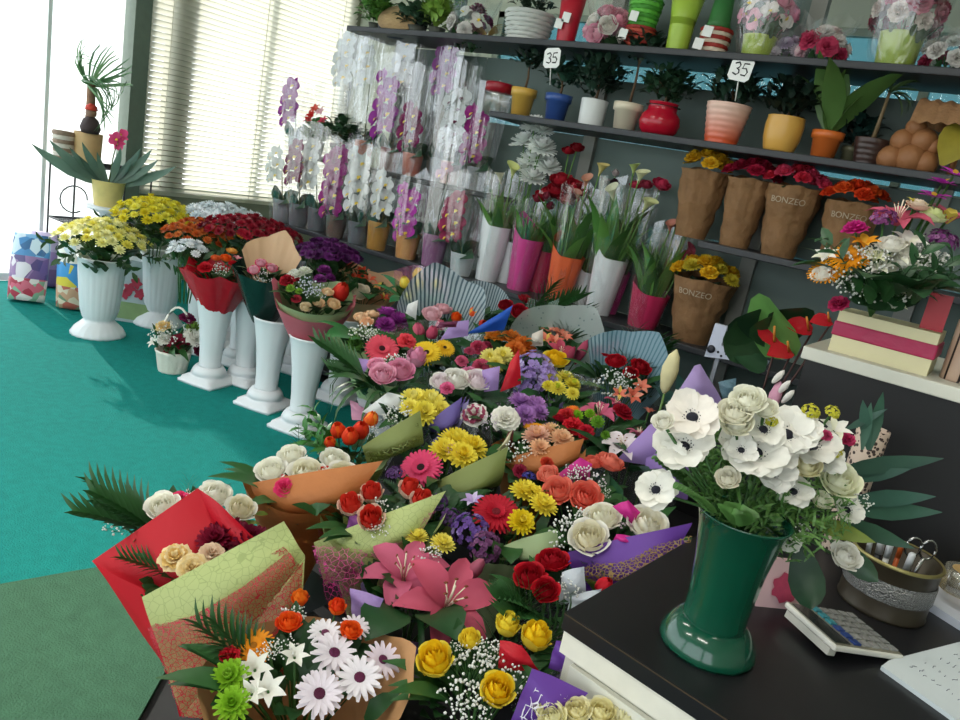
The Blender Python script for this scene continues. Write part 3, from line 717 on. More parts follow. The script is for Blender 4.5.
bouquet('red and cream edged roses in lime paper with pink netting',
    [('bud', ('#ecd0b8', RO), 372, 494, 17), ('bud', ('#ecd0b8', RO), 351, 506, 18), ('bud', ('#efd6be', RO), 371, 519, 19), ('bud', ('#ecd0b8', RO), 409, 490, 17), ('bud', ('#f0dcc8', RO), 421, 502, 18), ('gyp', ('#f3f3ee', 2), 384, 509, 15), ('gyp', ('#f3f3ee', 3), 378, 526, 12)],
    wrap=[dict(m=limep, n='lime_paper', k=1.05, back=-.05, front=.0, peaks=((-105, .09, 40),), arc=(70, 275), crease=.01), dict(m=netpink, n='pink_netting', k=1.08, back=-.06, front=-.02, peaks=((-105, .07, 35),), arc=(75, 270), crease=.02, up=-.05)],
    sheets=(('violet_paper', paper('#8a4a90'), [(346, 532), (350, 512), (366, 514), (362, 532)], -.04), ('lime_paper', limep, [(325, 585), (314, 542), (446, 490), (410, 548)], 'F', .35), ('pink_netting', netpink, [(326, 588), (316, 552), (436, 510), (404, 552)], 'F', .42)),
    c=(384, 508), greens=(('lance', 4, .8, (70, 150)),), Rpx=58)
bouquet('white roses with red ribbon in orange brown paper wrap',
    [('rose', (WH, '#f6f3e4'), 271, 470, 16), ('rose', (WH, '#f6f3e4'), 292, 455, 15), ('rose', (WH, '#f4efd8'), 307, 473, 19), ('rose', (WH, '#f6f3e4'), 335, 460, 16), ('rose', (WH, '#f3edd2'), 343, 475, 17), ('carn', (HP,), 285, 486, 10), ('carn', (RO,), 325, 470, 7)],
    wrap=dict(m=ork, n='orange_paper', k=1.0, back=-.06, front=.01, peaks=((-95, .08, 35),), crease=.02, up=-.02), sheets=(('red_ribbon', redp, [(276, 492), (282, 474), (294, 478), (288, 500)], -.03), ('orange_paper', ork, [(268, 524), (250, 483), (383, 460), (345, 512)], 'F', .4)),
    c=(305, 474), greens=(('lance', 4, 1.0, (80, 150)), ('fern', 3, .9)), Rpx=58)
bouquet('hot pink gerbera with yellow chrysanthemum in olive paper',
    [('gerb', ('#d8436f', '#2b1216'), 419, 463, 22), ('mum', (YE, '#f7e65a'), 458, 436, 19), ('mum', (YE, '#f2d83a'), 474, 443, 17), ('mum', (YE, '#f7e65a'), 446, 446, 16), ('mum', (YE, '#f2d83a'), 464, 452, 16), ('gyp', ('#d9a8c0', 1), 452, 448, 8)],
    wrap=dict(m=olive, n='olive_paper', k=1.05, back=-.04, front=-.02, peaks=((-100, .14, 40),), arc=(90, 290), crease=.015), sheets=(('olive_paper', olive, [(436, 508), (428, 486), (508, 446), (500, 486)], 'F', .4),), c=(446, 455), greens=(('broad', 2, .6, (-150, -60)), ('lance', 3, .8)), Rpx=48)
bouquet('red gerbera with yellow chrysanthemums and purple statice',
    [('gerb', ('#b8142c', '#7a1422'), 497, 506, 25), ('mum', (YE, '#f7e65a'), 526, 487, 16), ('mum', (YE, '#f7e65a'), 545, 501, 15), ('mum', ('#e8cf22', YE), 523, 519, 14), ('mum', (YE,), 536, 490, 12), ('statice', ('#6a4a94', '#9a84c0'), 468, 526, 18), ('alst', (LV, '#d8c8ea'), 472, 496, 13), ('statice', ('#3c3a8a', '#6a68b0'), 530, 474, 8), ('statice', ('#70406a', '#8a5a80'), 485, 545, 15)],
    wrap=dict(m=mintp, n='green_paper', k=1.0, back=-.04, front=-.03, arc=(150, 300), crease=.03), sheets=(('green_paper', mintp, [(500, 560), (498, 548), (556, 528), (560, 550)], 'F', .3),), c=(508, 512), greens=(('broad', 3, .6), ('lance', 3, .8)), Rpx=52)
bouquet('red roses with palm fan and silver paper beside the counter corner',
    [('rose', (RD, '#a80f20'), 553, 560, 18), ('rose', (RD, '#a80f20'), 530, 576, 17), ('rose', (RD, '#a80f20'), 546, 590, 14), ('tulip', (RD,), 604, 586, 12), ('gyp', ('#f3f3ee', 3), 572, 585, 14)],
    sheets=(('silver_paper', silver, [(558, 606), (562, 572), (584, 566), (586, 596)], .0), ('silver_paper', silver, [(566, 612), (572, 596), (602, 588), (600, 596)], -.02)),
    c=(552, 584), greens=(('palm', 3, 1.2, (100, 160)), ('lance', 4, .9)), wrap=dict(m=cello, n='clear_wrap', back=0, k=1.), Rpx=42)
bouquet('white roses with pink paper in violet wrap trimmed with gold lace',
    [('rose', (WH, '#f0ead0'), 589, 537, 20), ('rose', ('#efeadc', '#f4f0dc'), 603, 517, 19), ('rose', (WH, '#f3efdc'), 648, 524, 22), ('gyp', ('#f3f3ee', 1), 565, 530, 20), ('gyp', ('#f3f3ee', 2), 576, 514, 16), ('gyp', ('#f0dce8', 3), 622, 516, 14)],
    wrap=[dict(m=vio, n='violet_paper', k=1.12, back=-.07, front=-.03, peaks=((-80, .08, 40),), arc=(150, 300), crease=.01), dict(m=netgold, n='gold_lace', k=1.14, back=-.08, front=-.045, peaks=((-80, .07, 40),), arc=(152, 298), crease=.01, t0=.82, up=-.035), dict(m=mat('#23222e', rough=.35, name='dark_liner'), n='dark_liner', k=1.06, back=-.1, front=-.09, arc=(152, 298), crease=.01)],
    sheets=(('pink_paper', magp, [(612, 506), (628, 500), (640, 512), (632, 524)], .02), ('pink_paper', magp, [(612, 544), (616, 534), (632, 536), (632, 546)], -.06), ('violet_paper', vio, [(590, 606), (564, 553), (692, 522), (662, 572)], 'F', .4), ('gold_lace', netgold, [(584, 583), (574, 570), (692, 534), (684, 549)], [-.075, -.09, -.09, -.075], .075), ('green_leaf', leaf_m('#6f9a34'), [(588, 596), (580, 572), (650, 560), (620, 590)], 'F', .3)),
    c=(617, 530), greens=(('lance', 5, .9, (-110, -20)),), Rpx=62)
bouquet('salmon roses with magenta paper beside the violet wrap',
    [('rose', (SA, '#f08a74'), 610, 462, 16), ('rose', (SA, '#f29a84'), 548, 474, 11), ('rose', (SA, '#f08a74'), 558, 490, 15), ('rose', ('#e8705c', SA), 586, 496, 16), ('rose', (SA,), 594, 462, 10), ('gyp', ('#f3e8ec', 1), 590, 478, 17), ('gyp', ('#f3f3ee', 2), 575, 470, 12), ('gyp', ('#f3f3ee', 2), 602, 490, 10)],
    wrap=dict(m=mat('#2d5a3c', rough=.4, name='green_foil'), n='green_paper', k=.95, back=.0, front=-.05, arc=(-130, -30), crease=.02), sheets=(('magenta_paper', magp, [(548, 482), (580, 457), (592, 464), (588, 484)], .04),),
    c=(583, 478), greens=(('broad', 3, .6), ('lance', 4, .8)), Rpx=46)
# middle rows
bouquet('orange red tulips with ruscus leaves in olive netting',
    [('tulip', ('#e8431f', OR), 338, 430, 11), ('tulip', ('#e8431f', '#f05a28'), 350, 436, 12), ('tulip', ('#d8351c', '#e8431f'), 361, 430, 12), ('tulip', (OR, '#f59a3a'), 371, 420, 11), ('tulip', ('#e8431f', OR), 330, 442, 8), ('gyp', ('#f3f3ee', 1), 372, 429, 8)],
    wrap=[dict(m=olive, n='olive_paper', k=1.1, back=-.04, front=-.02, peaks=((-85, .13, 45),), arc=(160, 320), crease=.015), dict(m=netolive, n='olive_netting', k=1.12, back=-.05, front=-.03, peaks=((-85, .12, 45),), arc=(165, 315), crease=.03)],
    sheets=(('olive_paper', olive, [(368, 466), (362, 446), (420, 410), (424, 444)], 'F', .3), ('olive_netting', netolive, [(370, 466), (366, 450), (418, 422), (424, 446)], 'F', .38)), c=(354, 434), greens=(('ruscus', 4, .9, (50, 150)), ('lance', 4, .9, (50, 150))), gc='#3c7a34', Rpx=40)
bouquet('lemon yellow chrysanthemum with baby\'s breath in lavender paper',
    [('mum', (LY, '#f5ec90'), 414, 396, 16), ('mum', (LY, '#f5ec90'), 432, 398, 17), ('mum', ('#f0e258', LY), 425, 410, 14), ('mum', (LY,), 442, 408, 12), ('mum', (LY,), 410, 405, 11), ('gyp', ('#f3f3ee', 2), 399, 413, 15), ('gyp', ('#f3f3ee', 3), 388, 420, 10)],
    wrap=[dict(m=paper('#8a7fae'), n='lavender_paper', k=1.1, back=-.02, front=-.03, peaks=((-90, .10, 40),), arc=(180, 320), crease=.01)], sheets=(('white_paper', whp, [(362, 412), (388, 392), (404, 396), (396, 418)], .03), ('lavender_paper', paper('#6a5aa0'), [(430, 432), (428, 424), (462, 396), (458, 424)], 'F', .3)),
    c=(420, 405), greens=(('lance', 4, 1.0), ('broad', 2, .9)), Rpx=42)
bouquet('pink roses and baby\'s breath over long grassy leaves',
    [('rose', (PK, '#f0b8cc'), 383, 374, 13), ('rose', ('#e58fb4', PK), 401, 370, 14), ('bud', (PK, '#e89ab8'), 416, 359, 16), ('rose', (PK,), 376, 364, 9), ('gyp', ('#f3f3ee', 1), 392, 361, 14), ('gyp', ('#f3f3ee', 2), 403, 356, 10)],
    wrap=[dict(m=silver, n='silver_paper', k=1.05, back=-.05, front=-.02, arc=(140, 280), crease=.03)], sheets=(('violet_paper', lav, [(338, 376), (342, 356), (372, 360), (364, 374)], .05), ('pink_tip', paper('#d89ab8'), [(352, 420), (350, 400), (364, 406), (372, 420)], -.08)),
    c=(394, 372), greens=(('lance', 5, 1.2, (70, 200)), ('strap', 6, 1.3, (60, 200)), ('palm', 2, 1.1, (80, 120))), Rpx=46)
bouquet('coral gerbera with purple chrysanthemum and peach roses',
    [('gerb', ('#e5566a', '#3a1018'), 383, 345, 17), ('carn', (CO,), 407, 340, 9), ('mum', ('#9a3a94', '#b25aae'), 388, 311, 14), ('mum', ('#8a2f86', '#a84aa0'), 402, 318, 14), ('mum', ('#9a3a94',), 386, 322, 11), ('rose', (PE, '#f5d3ae'), 361, 317, 8), ('rose', (PE, '#f5d3ae'), 372, 314, 8), ('rose', (PE,), 367, 322, 7), ('gyp', ('#f3f3ee', 1), 362, 331, 14), ('gyp', ('#f3f3ee', 3), 374, 334, 9), ('pomp', ('#4f7a34',), 355, 342, 10)],
    wrap=dict(m=mintp, n='green_paper', k=1.0, back=-.06, front=-.06, crease=.03), c=(383, 330), greens=(('lance', 5, .9), ('broad', 2, .8)), gc='#2f6a34', Rpx=48)
bouquet('yellow gerberas with pink tulips in clear film and lavender paper',
    [('gerb', ('#f2cf2e', '#332010'), 427, 349, 15), ('gerb', ('#eec02a', '#332010'), 446, 345, 11), ('tulip', ('#d0607a', '#b84a66'), 418, 331, 10), ('tulip', ('#c04a68',), 432, 333, 9), ('tulip', ('#b8566e',), 440, 326, 8)],
    wrap=dict(m=cello, n='clear_wrap', back=.05, front=.0, k=1.15, peaks=((-80, .08, 35),)), sheets=(('lavender_paper', lav, [(440, 340), (452, 322), (469, 320), (468, 336)], .03), ('plum_paper', paper('#6a2a4a'), [(436, 328), (440, 322), (458, 321), (456, 327)], -.02)),
    c=(434, 345), greens=(('strap', 6, 1.3, (-140, -40)), ('lance', 5, 1.1)), Rpx=42)
bouquet('white roses with pink edges in lavender and red paper',
    [('rose', (WH, '#f3e8ea'), 441, 381, 11), ('rose', (WH, '#f6f2ea'), 457, 379, 14), ('rose', (WH, '#f3e4e8'), 478, 380, 14), ('carn', ('#e06a98',), 447, 387, 7), ('carn', ('#e58fb4',), 470, 371, 9), ('carn', ('#e06a98',), 466, 377, 6)],
    wrap=dict(m=cello, n='clear_wrap', back=0, k=1.1), sheets=(('lavender_paper', lav, [(484, 392), (482, 370), (500, 366), (498, 390)], .0), ('red_paper', redp, [(500, 392), (510, 362), (519, 349), (521, 384)], .03)),
    c=(461, 383), greens=(('broad', 4, .9), ('lance', 5, 1.0)), gc='#24482a', Rpx=40)
bouquet('white carnation and lilac chrysanthemums with burgundy striped bloom',
    [('carn', (WH, '#f4f2e6'), 506, 417, 14), ('mum', ('#b884c8', '#c99ad6'), 522, 398, 13), ('mum', ('#c08ccc',), 537, 402, 13), ('mum', ('#b07cc2', '#c99ad6'), 526, 412, 12), ('mum', ('#b884c8',), 541, 410, 10), ('carn', (WH, '#a84a68'), 474, 413, 13), ('gyp', ('#e8dce8', 2), 490, 420, 9)],
    wrap=[dict(m=cello, n='clear_wrap', back=.0, k=1.0)], sheets=(('purple_paper', paper('#5a4590'), [(438, 436), (462, 420), (466, 396), (458, 412)], .04),),
    c=(510, 410), greens=(('broad', 3, .9), ('lance', 4, 1.0)), Rpx=42)
bouquet('peach dahlias in orange kraft paper with cream edge',
    [('mum', ('#e8b8a0', PE), 537, 432, 15), ('mum', (PE, '#f0cf9a'), 552, 428, 13), ('mum', (PE, '#efc79c'), 563, 436, 13), ('mum', (PE,), 541, 446, 11), ('gerb', ('#f0a828', '#a86a18'), 536, 422, 13), ('gyp', ('#f3f3ee', 1), 518, 448, 14)],
    wrap=dict(m=ork, n='orange_paper', k=1.1, back=-.05, front=.01, peaks=((-90, .06, 35),), crease=.02), sheets=(('cream_paper', paper('#cfc6a4'), [(484, 458), (500, 448), (513, 428), (506, 450)], -.02), ('brown_paper', paper('#5a2a24'), [(500, 452), (508, 432), (514, 430), (512, 446)], .0), ('orange_paper', ork, [(512, 486), (500, 460), (584, 438), (574, 466)], 'F', .4)),
    c=(540, 442), greens=(('lance', 4, .9), ('broad', 2, .8)), Rpx=42)
bouquet('small yellow green chrysanthemum spray with clear film',
    [('mum', ('#ecdf58', '#c8d040'), 554, 377, 9), ('mum', ('#ecdf58', '#c8d040'), 566, 374, 10), ('mum', ('#e6d848', '#c8d040'), 574, 382, 9), ('mum', ('#ecdf58', '#c8d040'), 558, 386, 9), ('mum', ('#e6d848',), 549, 384, 7), ('mum', ('#ecdf58',), 573, 392, 7)],
    wrap=dict(m=cello, n='clear_wrap', back=.04, k=1.2, peaks=((-70, .06, 35),)), c=(562, 388), greens=(('broad', 4, 1.1), ('lance', 3, 1.1)), gc='#2f5f2e', Rpx=30)
bouquet('lavender statice bunch with one yellow rose',
    [('statice', ('#a48cc8', '#d0c4e6'), 535, 362, 20), ('statice', ('#9a80c0', '#c8bce0'), 528, 378, 16), ('statice', ('#a48cc8', '#c8bce0'), 545, 375, 14), ('rose', (YE, '#f5c81e'), 556, 359, 14), ('lilybud', ('#b04a66',), 584, 347, 15), ('lilybud', ('#a8405c',), 572, 352, 11)],
    wrap=[dict(m=lav, n='lavender_paper', k=.95, back=-.05, front=-.05, arc=(-120, 20), crease=.02)], c=(545, 368), greens=(('lance', 5, 1.1), ('broad', 2, .9)), Rpx=38)
bouquet('orange carnations and pale yellow mums tucked under blue paper',
    [('carn', ('#f0982c', '#f5b04a'), 494, 334, 11), ('carn', ('#d8762c', '#e88a3a'), 512, 336, 13), ('carn', ('#d06a26', '#e08030'), 526, 344, 12), ('carn', ('#d8762c',), 516, 348, 10), ('mum', ('#f0e68a', LY), 490, 356, 10), ('mum', ('#f0e68a', LY), 503, 354, 11), ('mum', ('#efe27a', LY), 496, 363, 9), ('carn', ('#b83a5a',), 478, 346, 8), ('carn', ('#c04a68',), 480, 366, 8)],
    wrap=dict(m=cello, n='clear_wrap', back=0, k=1.05), sheets=(('blue_paper', bluep, [(466, 334), (492, 318), (513, 305), (504, 330)], .06, .03), ('cream_paper', paper('#d8cfc4'), [(530, 346), (532, 334), (543, 329), (543, 346)], .02)),
    c=(503, 346), greens=(('lance', 5, 1.0), ('broad', 2, .8)), Rpx=40)
bouquet('salmon alstroemeria with pink lily in dotted clear film',
    [('alst', ('#e8846c', '#ee9a80'), 549, 326, 11), ('alst', ('#e8846c', '#ee9a80'), 560, 328, 12), ('alst', ('#e07058', '#ee9a80'), 556, 338, 10), ('alst', ('#e8846c',), 546, 336, 9), ('lily', ('#c04a62',), 562, 348, 14), ('alst', ('#e8846c', '#ee9a80'), 567, 334, 9)],
    wrap=[dict(m=dots, n='dotted_film', k=1.3, back=.10, front=-.04, arc=(-150, 90), peaks=((-40, .06, 40),), crease=.01)], c=(557, 338), greens=(('lance', 5, 1.2), ('palm', 2, 1.4, (-40, 10))), gc='#2f5a34', Rpx=36)
bouquet('red roses in blue striped film next to salmon alstroemeria',
    [('rose', (RD, '#a80f20'), 602, 352, 12), ('rose', (RD, '#a80f20'), 617, 347, 11), ('rose', (RD, '#a80f20'), 616, 361, 11), ('rose', (RD, '#980d1c'), 641, 367, 11), ('rose', (RD, '#980d1c'), 631, 373, 8), ('gyp', ('#eef0ee', 1), 610, 382, 16), ('gyp', ('#eef0ee', 2), 626, 380, 13), ('alst', ('#e8846c', '#ee9a80'), 643, 384, 10), ('alst', ('#e07058', '#ee9a80'), 635, 394, 10), ('alst', ('#e8846c',), 620, 392, 8)],
    wrap=[dict(m=bluef, n='blue_film', k=1.15, back=.12, front=-.05, arc=(-110, 60), peaks=((-35, .05, 35),), crease=.01)], c=(622, 370), greens=(('palm', 4, 1.4, (-40, 20)), ('lance', 4, 1.0), ('broad', 2, .9)), Rpx=40)
bouquet('pink lily with green pompons and red blooms under the roses',
    [('lily', ('#d8688a',), 600, 404, 22), ('lily', ('#cf5c7c',), 618, 398, 14), ('pomp', (LI,), 577, 414, 8), ('pomp', ('#7cb03a',), 598, 420, 9), ('pomp', (LI,), 590, 412, 7), ('carn', (RD,), 572, 425, 10), ('carn', ('#b8142c',), 586, 431, 8), ('carn', ('#a8122a',), 624, 410, 11), ('carn', ('#c22a30',), 566, 414, 9), ('gerb', ('#e8781e', '#8a4a14'), 571, 408, 9), ('pomp', ('#6ea032',), 606, 434, 6)],
    wrap=dict(m=cello, n='clear_wrap', back=0, k=1.0), c=(597, 418), greens=(('broad', 5, 1.0), ('lance', 4, 1.0)), gc='#274f28', Rpx=42)
bouquet('stargazer lily with lavender paper beside the white anemones',
    [('lily', ('#ecdfe4',), 622, 438, 22), ('lily', ('#c86a88',), 640, 428, 14), ('alst', ('#e8846c', '#ee9a80'), 650, 408, 8)],
    sheets=(('lavender_paper', paper('#a084c4'), [(616, 460), (650, 424), (682, 420), (676, 470)], .0, .03), ('lavender_paper', paper('#8a6cb4'), [(640, 500), (646, 458), (690, 440), (688, 500)], -.04, .03)),
    c=(632, 446), greens=(('broad', 4, 1.3), ('lance', 4, 1.3)), gc='#234a2a', Rpx=34, wrap=dict(m=cello, n='clear_wrap', back=0, k=1.))
bouquet('lavender paper cone with a tall pale lily bud and dark arching leaves',
    [('rose', (WH, '#f4f2e6'), 684, 390, 7), ('gyp', ('#f3f3ee', 1), 690, 384, 10)],
    sheets=(('lavender_paper', paper('#b39ad2'), [(668, 408), (694, 366), (700, 364), (724, 404)], .0, .03), ('blue_film', bluef, [(722, 398), (718, 382), (736, 378), (736, 396)], .06)),
    c=(690, 408), greens=(('lance', 4, 1.6, (-120, 60)), ('broad', 3, 1.5, (-120, -40))), gc='#214540', Rpx=34, wrap=dict(m=cello, n='clear_wrap', back=0, k=1.))
# back row below the shelf
def flat(z): return lambda x, y: atz(x, y, z)
bouquet('yellow tulips in pink tinted film by the orchids',
    [('tulip', ('#e8cf4a', '#efdc6a'), 405, 283, 8), ('tulip', ('#e8cf4a', '#efdc6a'), 418, 275, 9), ('tulip', ('#e5c840', '#efdc6a'), 419, 285, 8), ('tulip', ('#e8cf4a',), 437, 285, 8), ('tulip', ('#e8cf4a',), 410, 296, 8)],
    wrap=dict(m=film('pink_film', '#c05a98', .3, .1, .15), n='pink_film', back=.10, k=1.1, arc=(-120, 60)), c=(418, 290), greens=(('lance', 5, 1.3), ('broad', 4, 1.2)), gc='#2f7a4a', Rpx=28)
bouquet('pale pink roses before a striped film fan',
    [('rose', ('#eab8c0', '#f0c8d0'), 432, 314, 10), ('rose', ('#e5a8b4', '#eab8c0'), 443, 309, 10), ('bud', ('#d85a3a', OR), 456, 318, 8)],
    wrap=[dict(m=stripe, n='striped_film', k=1.25, back=.17, front=-.06, arc=(-100, 95), peaks=((20, .05, 40), (-60, .05, 30)), crease=.01)], sheets=(('white_paper', whp, [(404, 318), (408, 304), (418, 300), (416, 320)], .03),), c=(440, 318), greens=(('lance', 4, 1.2),), Rpx=34)
bouquet('single orange red tulip with pale dotted wrap',
    [('tulip', ('#e8582a', '#efb04a'), 475, 314, 10), ('tulip', ('#c83a2a',), 483, 324, 6), ('rose', ('#e5e5d4', '#f0efe0'), 479, 296, 7), ('rose', ('#dfe0d0', '#f0efe0'), 471, 293, 6)],
    wrap=[dict(m=stripe, n='striped_film', k=1.2, back=.10, front=-.05, arc=(-100, 60), crease=.01), dict(m=pattern('mint_dots', '#b9cfae', '#8aa884', 'dots', 60., .2), n='dotted_paper', k=1.0, back=-.03, front=-.03, arc=(-140, -30), crease=.02)],
    c=(480, 306), greens=(('lance', 4, 1.1),), Rpx=26)
bouquet('dark red roses against leaf printed film',
    [('rose', ('#b01228', '#960e20'), 526, 299, 9), ('rose', ('#b01228', '#960e20'), 519, 311, 9), ('rose', ('#a01024', '#8a0c1c'), 506, 305, 8)],
    wrap=[dict(m=palmf, n='leafy_film', k=1.25, back=.04, front=-.03, arc=(-150, -10), peaks=((-80, .10, 40),), crease=.01)], c=(520, 310), greens=(('palm', 4, 1.6, (-100, -20)), ('lance', 3, 1.)), Rpx=28)
# filler bouquets between the others
bouquet('small orange blooms and green pompons under the peach dahlias',
    [('carn', ('#b8142c',), 560, 418, 8), ('carn', ('#c8402a',), 548, 462, 7), ('carn', ('#8a1836',), 520, 470, 7)], c=(536, 460), greens=(('broad', 5, 1.3), ('lance', 5, 1.3)), gc='#244a26', Rpx=30)
bouquet('dark leafy bunch with purple buds between gerbera and rose bouquets',
    [('statice', ('#5a3a70', '#7a5a90'), 394, 470, 10), ('statice', ('#50346a', '#7a5a90'), 440, 500, 9), ('statice', ('#5a3a70', '#7a5a90'), 452, 516, 10)], c=(432, 492), greens=(('broad', 5, 1.2), ('lance', 5, 1.2), ('fern', 3, 1.)), gc='#2a4f2a', Rpx=36)
bouquet('leafy bunch with tiny pink buds behind the yellow gerberas',
    [('carn', ('#b84a6a',), 470, 350, 6), ('carn', ('#c85a7a',), 462, 360, 6), ('carn', ('#a83a5a',), 488, 344, 6)], c=(470, 356), greens=(('broad', 4, 1.2), ('lance', 5, 1.2)), gc='#274a2c', Rpx=28)

# ------------------------------------------------------------------ white floor vases
m_vase = mat('#dfe3e6', rough=.32, var=.03, scale=3., spec=.5, name='white_plastic')
def urn_mesh():
    mb = MB(); flute = lambda a, z: 1+(.022*math.cos(22*a) if .09 < z < .5 else 0)
    mb.lathe([(.165, 0), (.167, .012), (.145, .05), (.105, .09), (.09, .105), (.1, .12), (.116, .17), (.128, .28), (.139, .42), (.148, .51), (.156, .52), (.152, .528), (.13, .52), (.12, .4), (.08, .14), (.02, .12)], 66, 0, lambda a, z: (1+.03*abs(math.sin(11*a)) if z < .06 else flute(a, z)), True)
    return mb.mesh('ribbed_urn', m_vase)
URN = urn_mesh()
def sq(a, k):   # circle to rounded square
    return 1/max(abs(math.cos(a)), abs(math.sin(a)))**k
def vase_mesh():
    mb = MB(); n = 40
    mb.lathe([(.07, .105), (.063, .12), (.066, .2), (.08, .34), (.1, .46), (.112, .512), (.117, .52), (.113, .526), (.1, .51), (.045, .2), (.01, .15)], n, 0, lambda a, z: 1+.008*math.cos(12*a))
    return mb.mesh('vase_body', m_vase)
def base_mesh():
    mb = MB(); f = lambda a, z: sq(a, .85) if z < .055 else 1
    mb.lathe([(.128, 0), (.13, .018), (.118, .022), (.112, .04), (.1, .044), (.098, .058), (.104, .062), (.095, .085), (.08, .105), (.06, .11)], 40, 0, f)
    return mb.mesh('vase_base', m_vase)
VB, VF = vase_mesh(), base_mesh()
def floor_vase(px, py, kind, label):
    p = atz(px, py, .008)
    if kind == 'urn':
        o = tag(ob('floor_vase', URN, None, p), label, 'vase', 'white floor vases'); return p
    o = thing('floor_vase', label, 'vase', p, 'white floor vases')
    part(o, 'vase_body', VB, p, Quaternion((0, 0, 1), .3)); part(o, 'vase_base', VF, p, Quaternion((0, 0, 1), .25)); return p
def mass(label, p, zc, R, cols, n, hr=.035, flat_=.45, kind='minimum', green='#2f4f26', drop=5):
    """a dense dome of small chrysanthemum heads standing in a vase"""
    root = thing('chrysanthemum_bunch', label, 'flowers', V((p.x, p.y, zc-.32)))
    C0 = V((p.x, p.y, zc))
    for i in range(n):
        t = (i+.5)/n; rr = math.sqrt(t)*R; a = i*2.39996
        q = C0+V((rr*math.cos(a), rr*math.sin(a), R*flat_*(1-(rr/R)**2)+RND.uniform(-.012, .012)))
        d = (q-(C0-V((0, 0, R*1.1))))
        cs = cols[i % len(cols)]
        flower(root, kind, cs if isinstance(cs, tuple) else (cs,), q, d+V((RND.uniform(-.1, .1), RND.uniform(-.1, .1), 0))*.5, hr*RND.uniform(.85, 1.2))
    s = R*.98
    for z, k in ((-.0, 1.), (-.09, .8)): part(root, 'foliage', leaf('filler', green), C0+V((0, 0, z)), None, (s*k, s*k, .15))['kind'] = 'stuff'
    for i in range(drop):
        a = 6.28*i/drop; o_ = V((math.cos(a), math.sin(a), 0)); d = o_*1.+V((0, 0, -.15))
        part(root, 'leaf', leaf('ruscus', green), C0+o_*R*.55-V((0, 0, .06)), aim(d), R*.75)
    mb = MB()
    for i in range(9):
        a = i*.7; mb.tube([(.03*math.cos(a), .03*math.sin(a), 0), (.05*math.cos(a), .05*math.sin(a), .18), (R*.5*math.cos(a), R*.5*math.sin(a), .31)], .004, 4)
    part(root, 'stems', mb.mesh('stems', leaf_m('#3f6b33')), root.location)
    return root
p = floor_vase(98, 334, 'urn', 'ribbed white urn vase holding the pale yellow chrysanthemums beside the bags')
mass('pale lemon yellow chrysanthemum bunch in the ribbed urn beside the bags', p, .64, .29, ('#f3ec96', '#efe468', '#f4efb0'), 70, .036)
p2 = floor_vase(158, 324, 'urn', 'ribbed white urn vase holding the deeper yellow chrysanthemums')
_m = aty(157, 214, 2.93); mass('deeper yellow chrysanthemum bunch in the ribbed urn before the blind', _m, .80, .29, ('#e9dc3c', '#dccb2c', '#efe65a'), 80, .036)
p3 = floor_vase(196, 349, 'vase', 'white pedestal vase below the orange chrysanthemums')
mass('burnt orange chrysanthemum bunch', aty(198, 236, 2.8), .80, .22, ('#c9652c', '#b8501e', '#d87a3a'), 60, .03)
mass('small bunch of white chrysanthemums below the orange ones', aty(190, 242, 2.6), .76, .11, ('#e8ecf0', '#f2f4f6'), 16, .034, drop=3)
p4 = floor_vase(232, 345, 'vase', 'white pedestal vase below the white chrysanthemums against the window wall')
mass('flat white chrysanthemum bunch near the blind', aty(226, 212, 3.3), .88, .27, ('#e9edf0', '#dfe6ea'), 60, .04, .25)
q5 = atz(246, 346, 0)
mass('deep crimson chrysanthemum bunch behind the wrapped vase bouquets', aty(252, 232, 3.05), .88, .32, ('#8e1428', '#a31a30', '#7a1022'), 85, .034, .3)
q6 = atz(330, 384, 0)
mass('dark purple chrysanthemum bunch beside the orchids', aty(330, 246, 3.05), .90, .19, ('#5a1f5e', '#6a2a70', '#4a184e'), 80, .032, .35)
for (x, y, l) in ((208, 382, 'white pedestal vase with the red foil bouquet in it'), (238, 363, 'white pedestal vase between the red foil and dark foil bouquets, set back'), (264, 405, 'white pedestal vase with the dark green foil bouquet in it'), (292, 369, 'white pedestal vase set back behind the dark foil bouquet'), (299, 428, 'white pedestal vase with the lime and pink wrapped bouquet in it'), (336, 398, 'white pedestal vase half hidden by the pink rose bouquet'), (244, 381, 'white pedestal vase just behind the dark foil bouquet vase')):
    floor_vase(x, y, 'vase', l)
def vase_hit(vx, vy, zz):
    p = atz(vx, vy, 0); n = hor(p)
    def h(x, y):       # a plane leaning back over the vase
        d = ray(x, y); nn = V((n.x*.5, n.y*.5, -.85)); o = V((p.x, p.y, zz)); t = (o-CAM).dot(nn)/d.dot(nn); return CAM+d*t
    return h
h = vase_hit(208, 382, .74)
bouquet('mixed orange and red flowers in crinkled red foil standing in a vase',
    [('rose', ('#efa040', '#f2b860'), 232, 251, 6), ('rose', ('#f0b040', '#f5c860'), 243, 236, 7), ('rose', ('#e8703a', OR), 226, 258, 6), ('alst', ('#e88a9a', '#f0b0b8'), 238, 256, 6), ('carn', (RD,), 205, 266, 7), ('carn', (RD,), 234, 263, 5), ('gyp', ('#f0f0f0', 1), 221, 268, 8), ('rose', ('#e8703a',), 216, 258, 5)],
    wrap=dict(m=redf, n='red_foil', k=1.25, back=.0, front=.0, peaks=((60, .06, 22), (10, .05, 22), (-60, .07, 22), (120, .04, 22), (180, .03, 20), (-120, .05, 20)), crease=.05, rb=.06, pw=.9, jit=.05), hit=h, c=(221, 268), Lfix=.30, tilt=.05, Rpx=28, greens=(('lance', 5, .9),))
h = vase_hit(264, 405, .80)
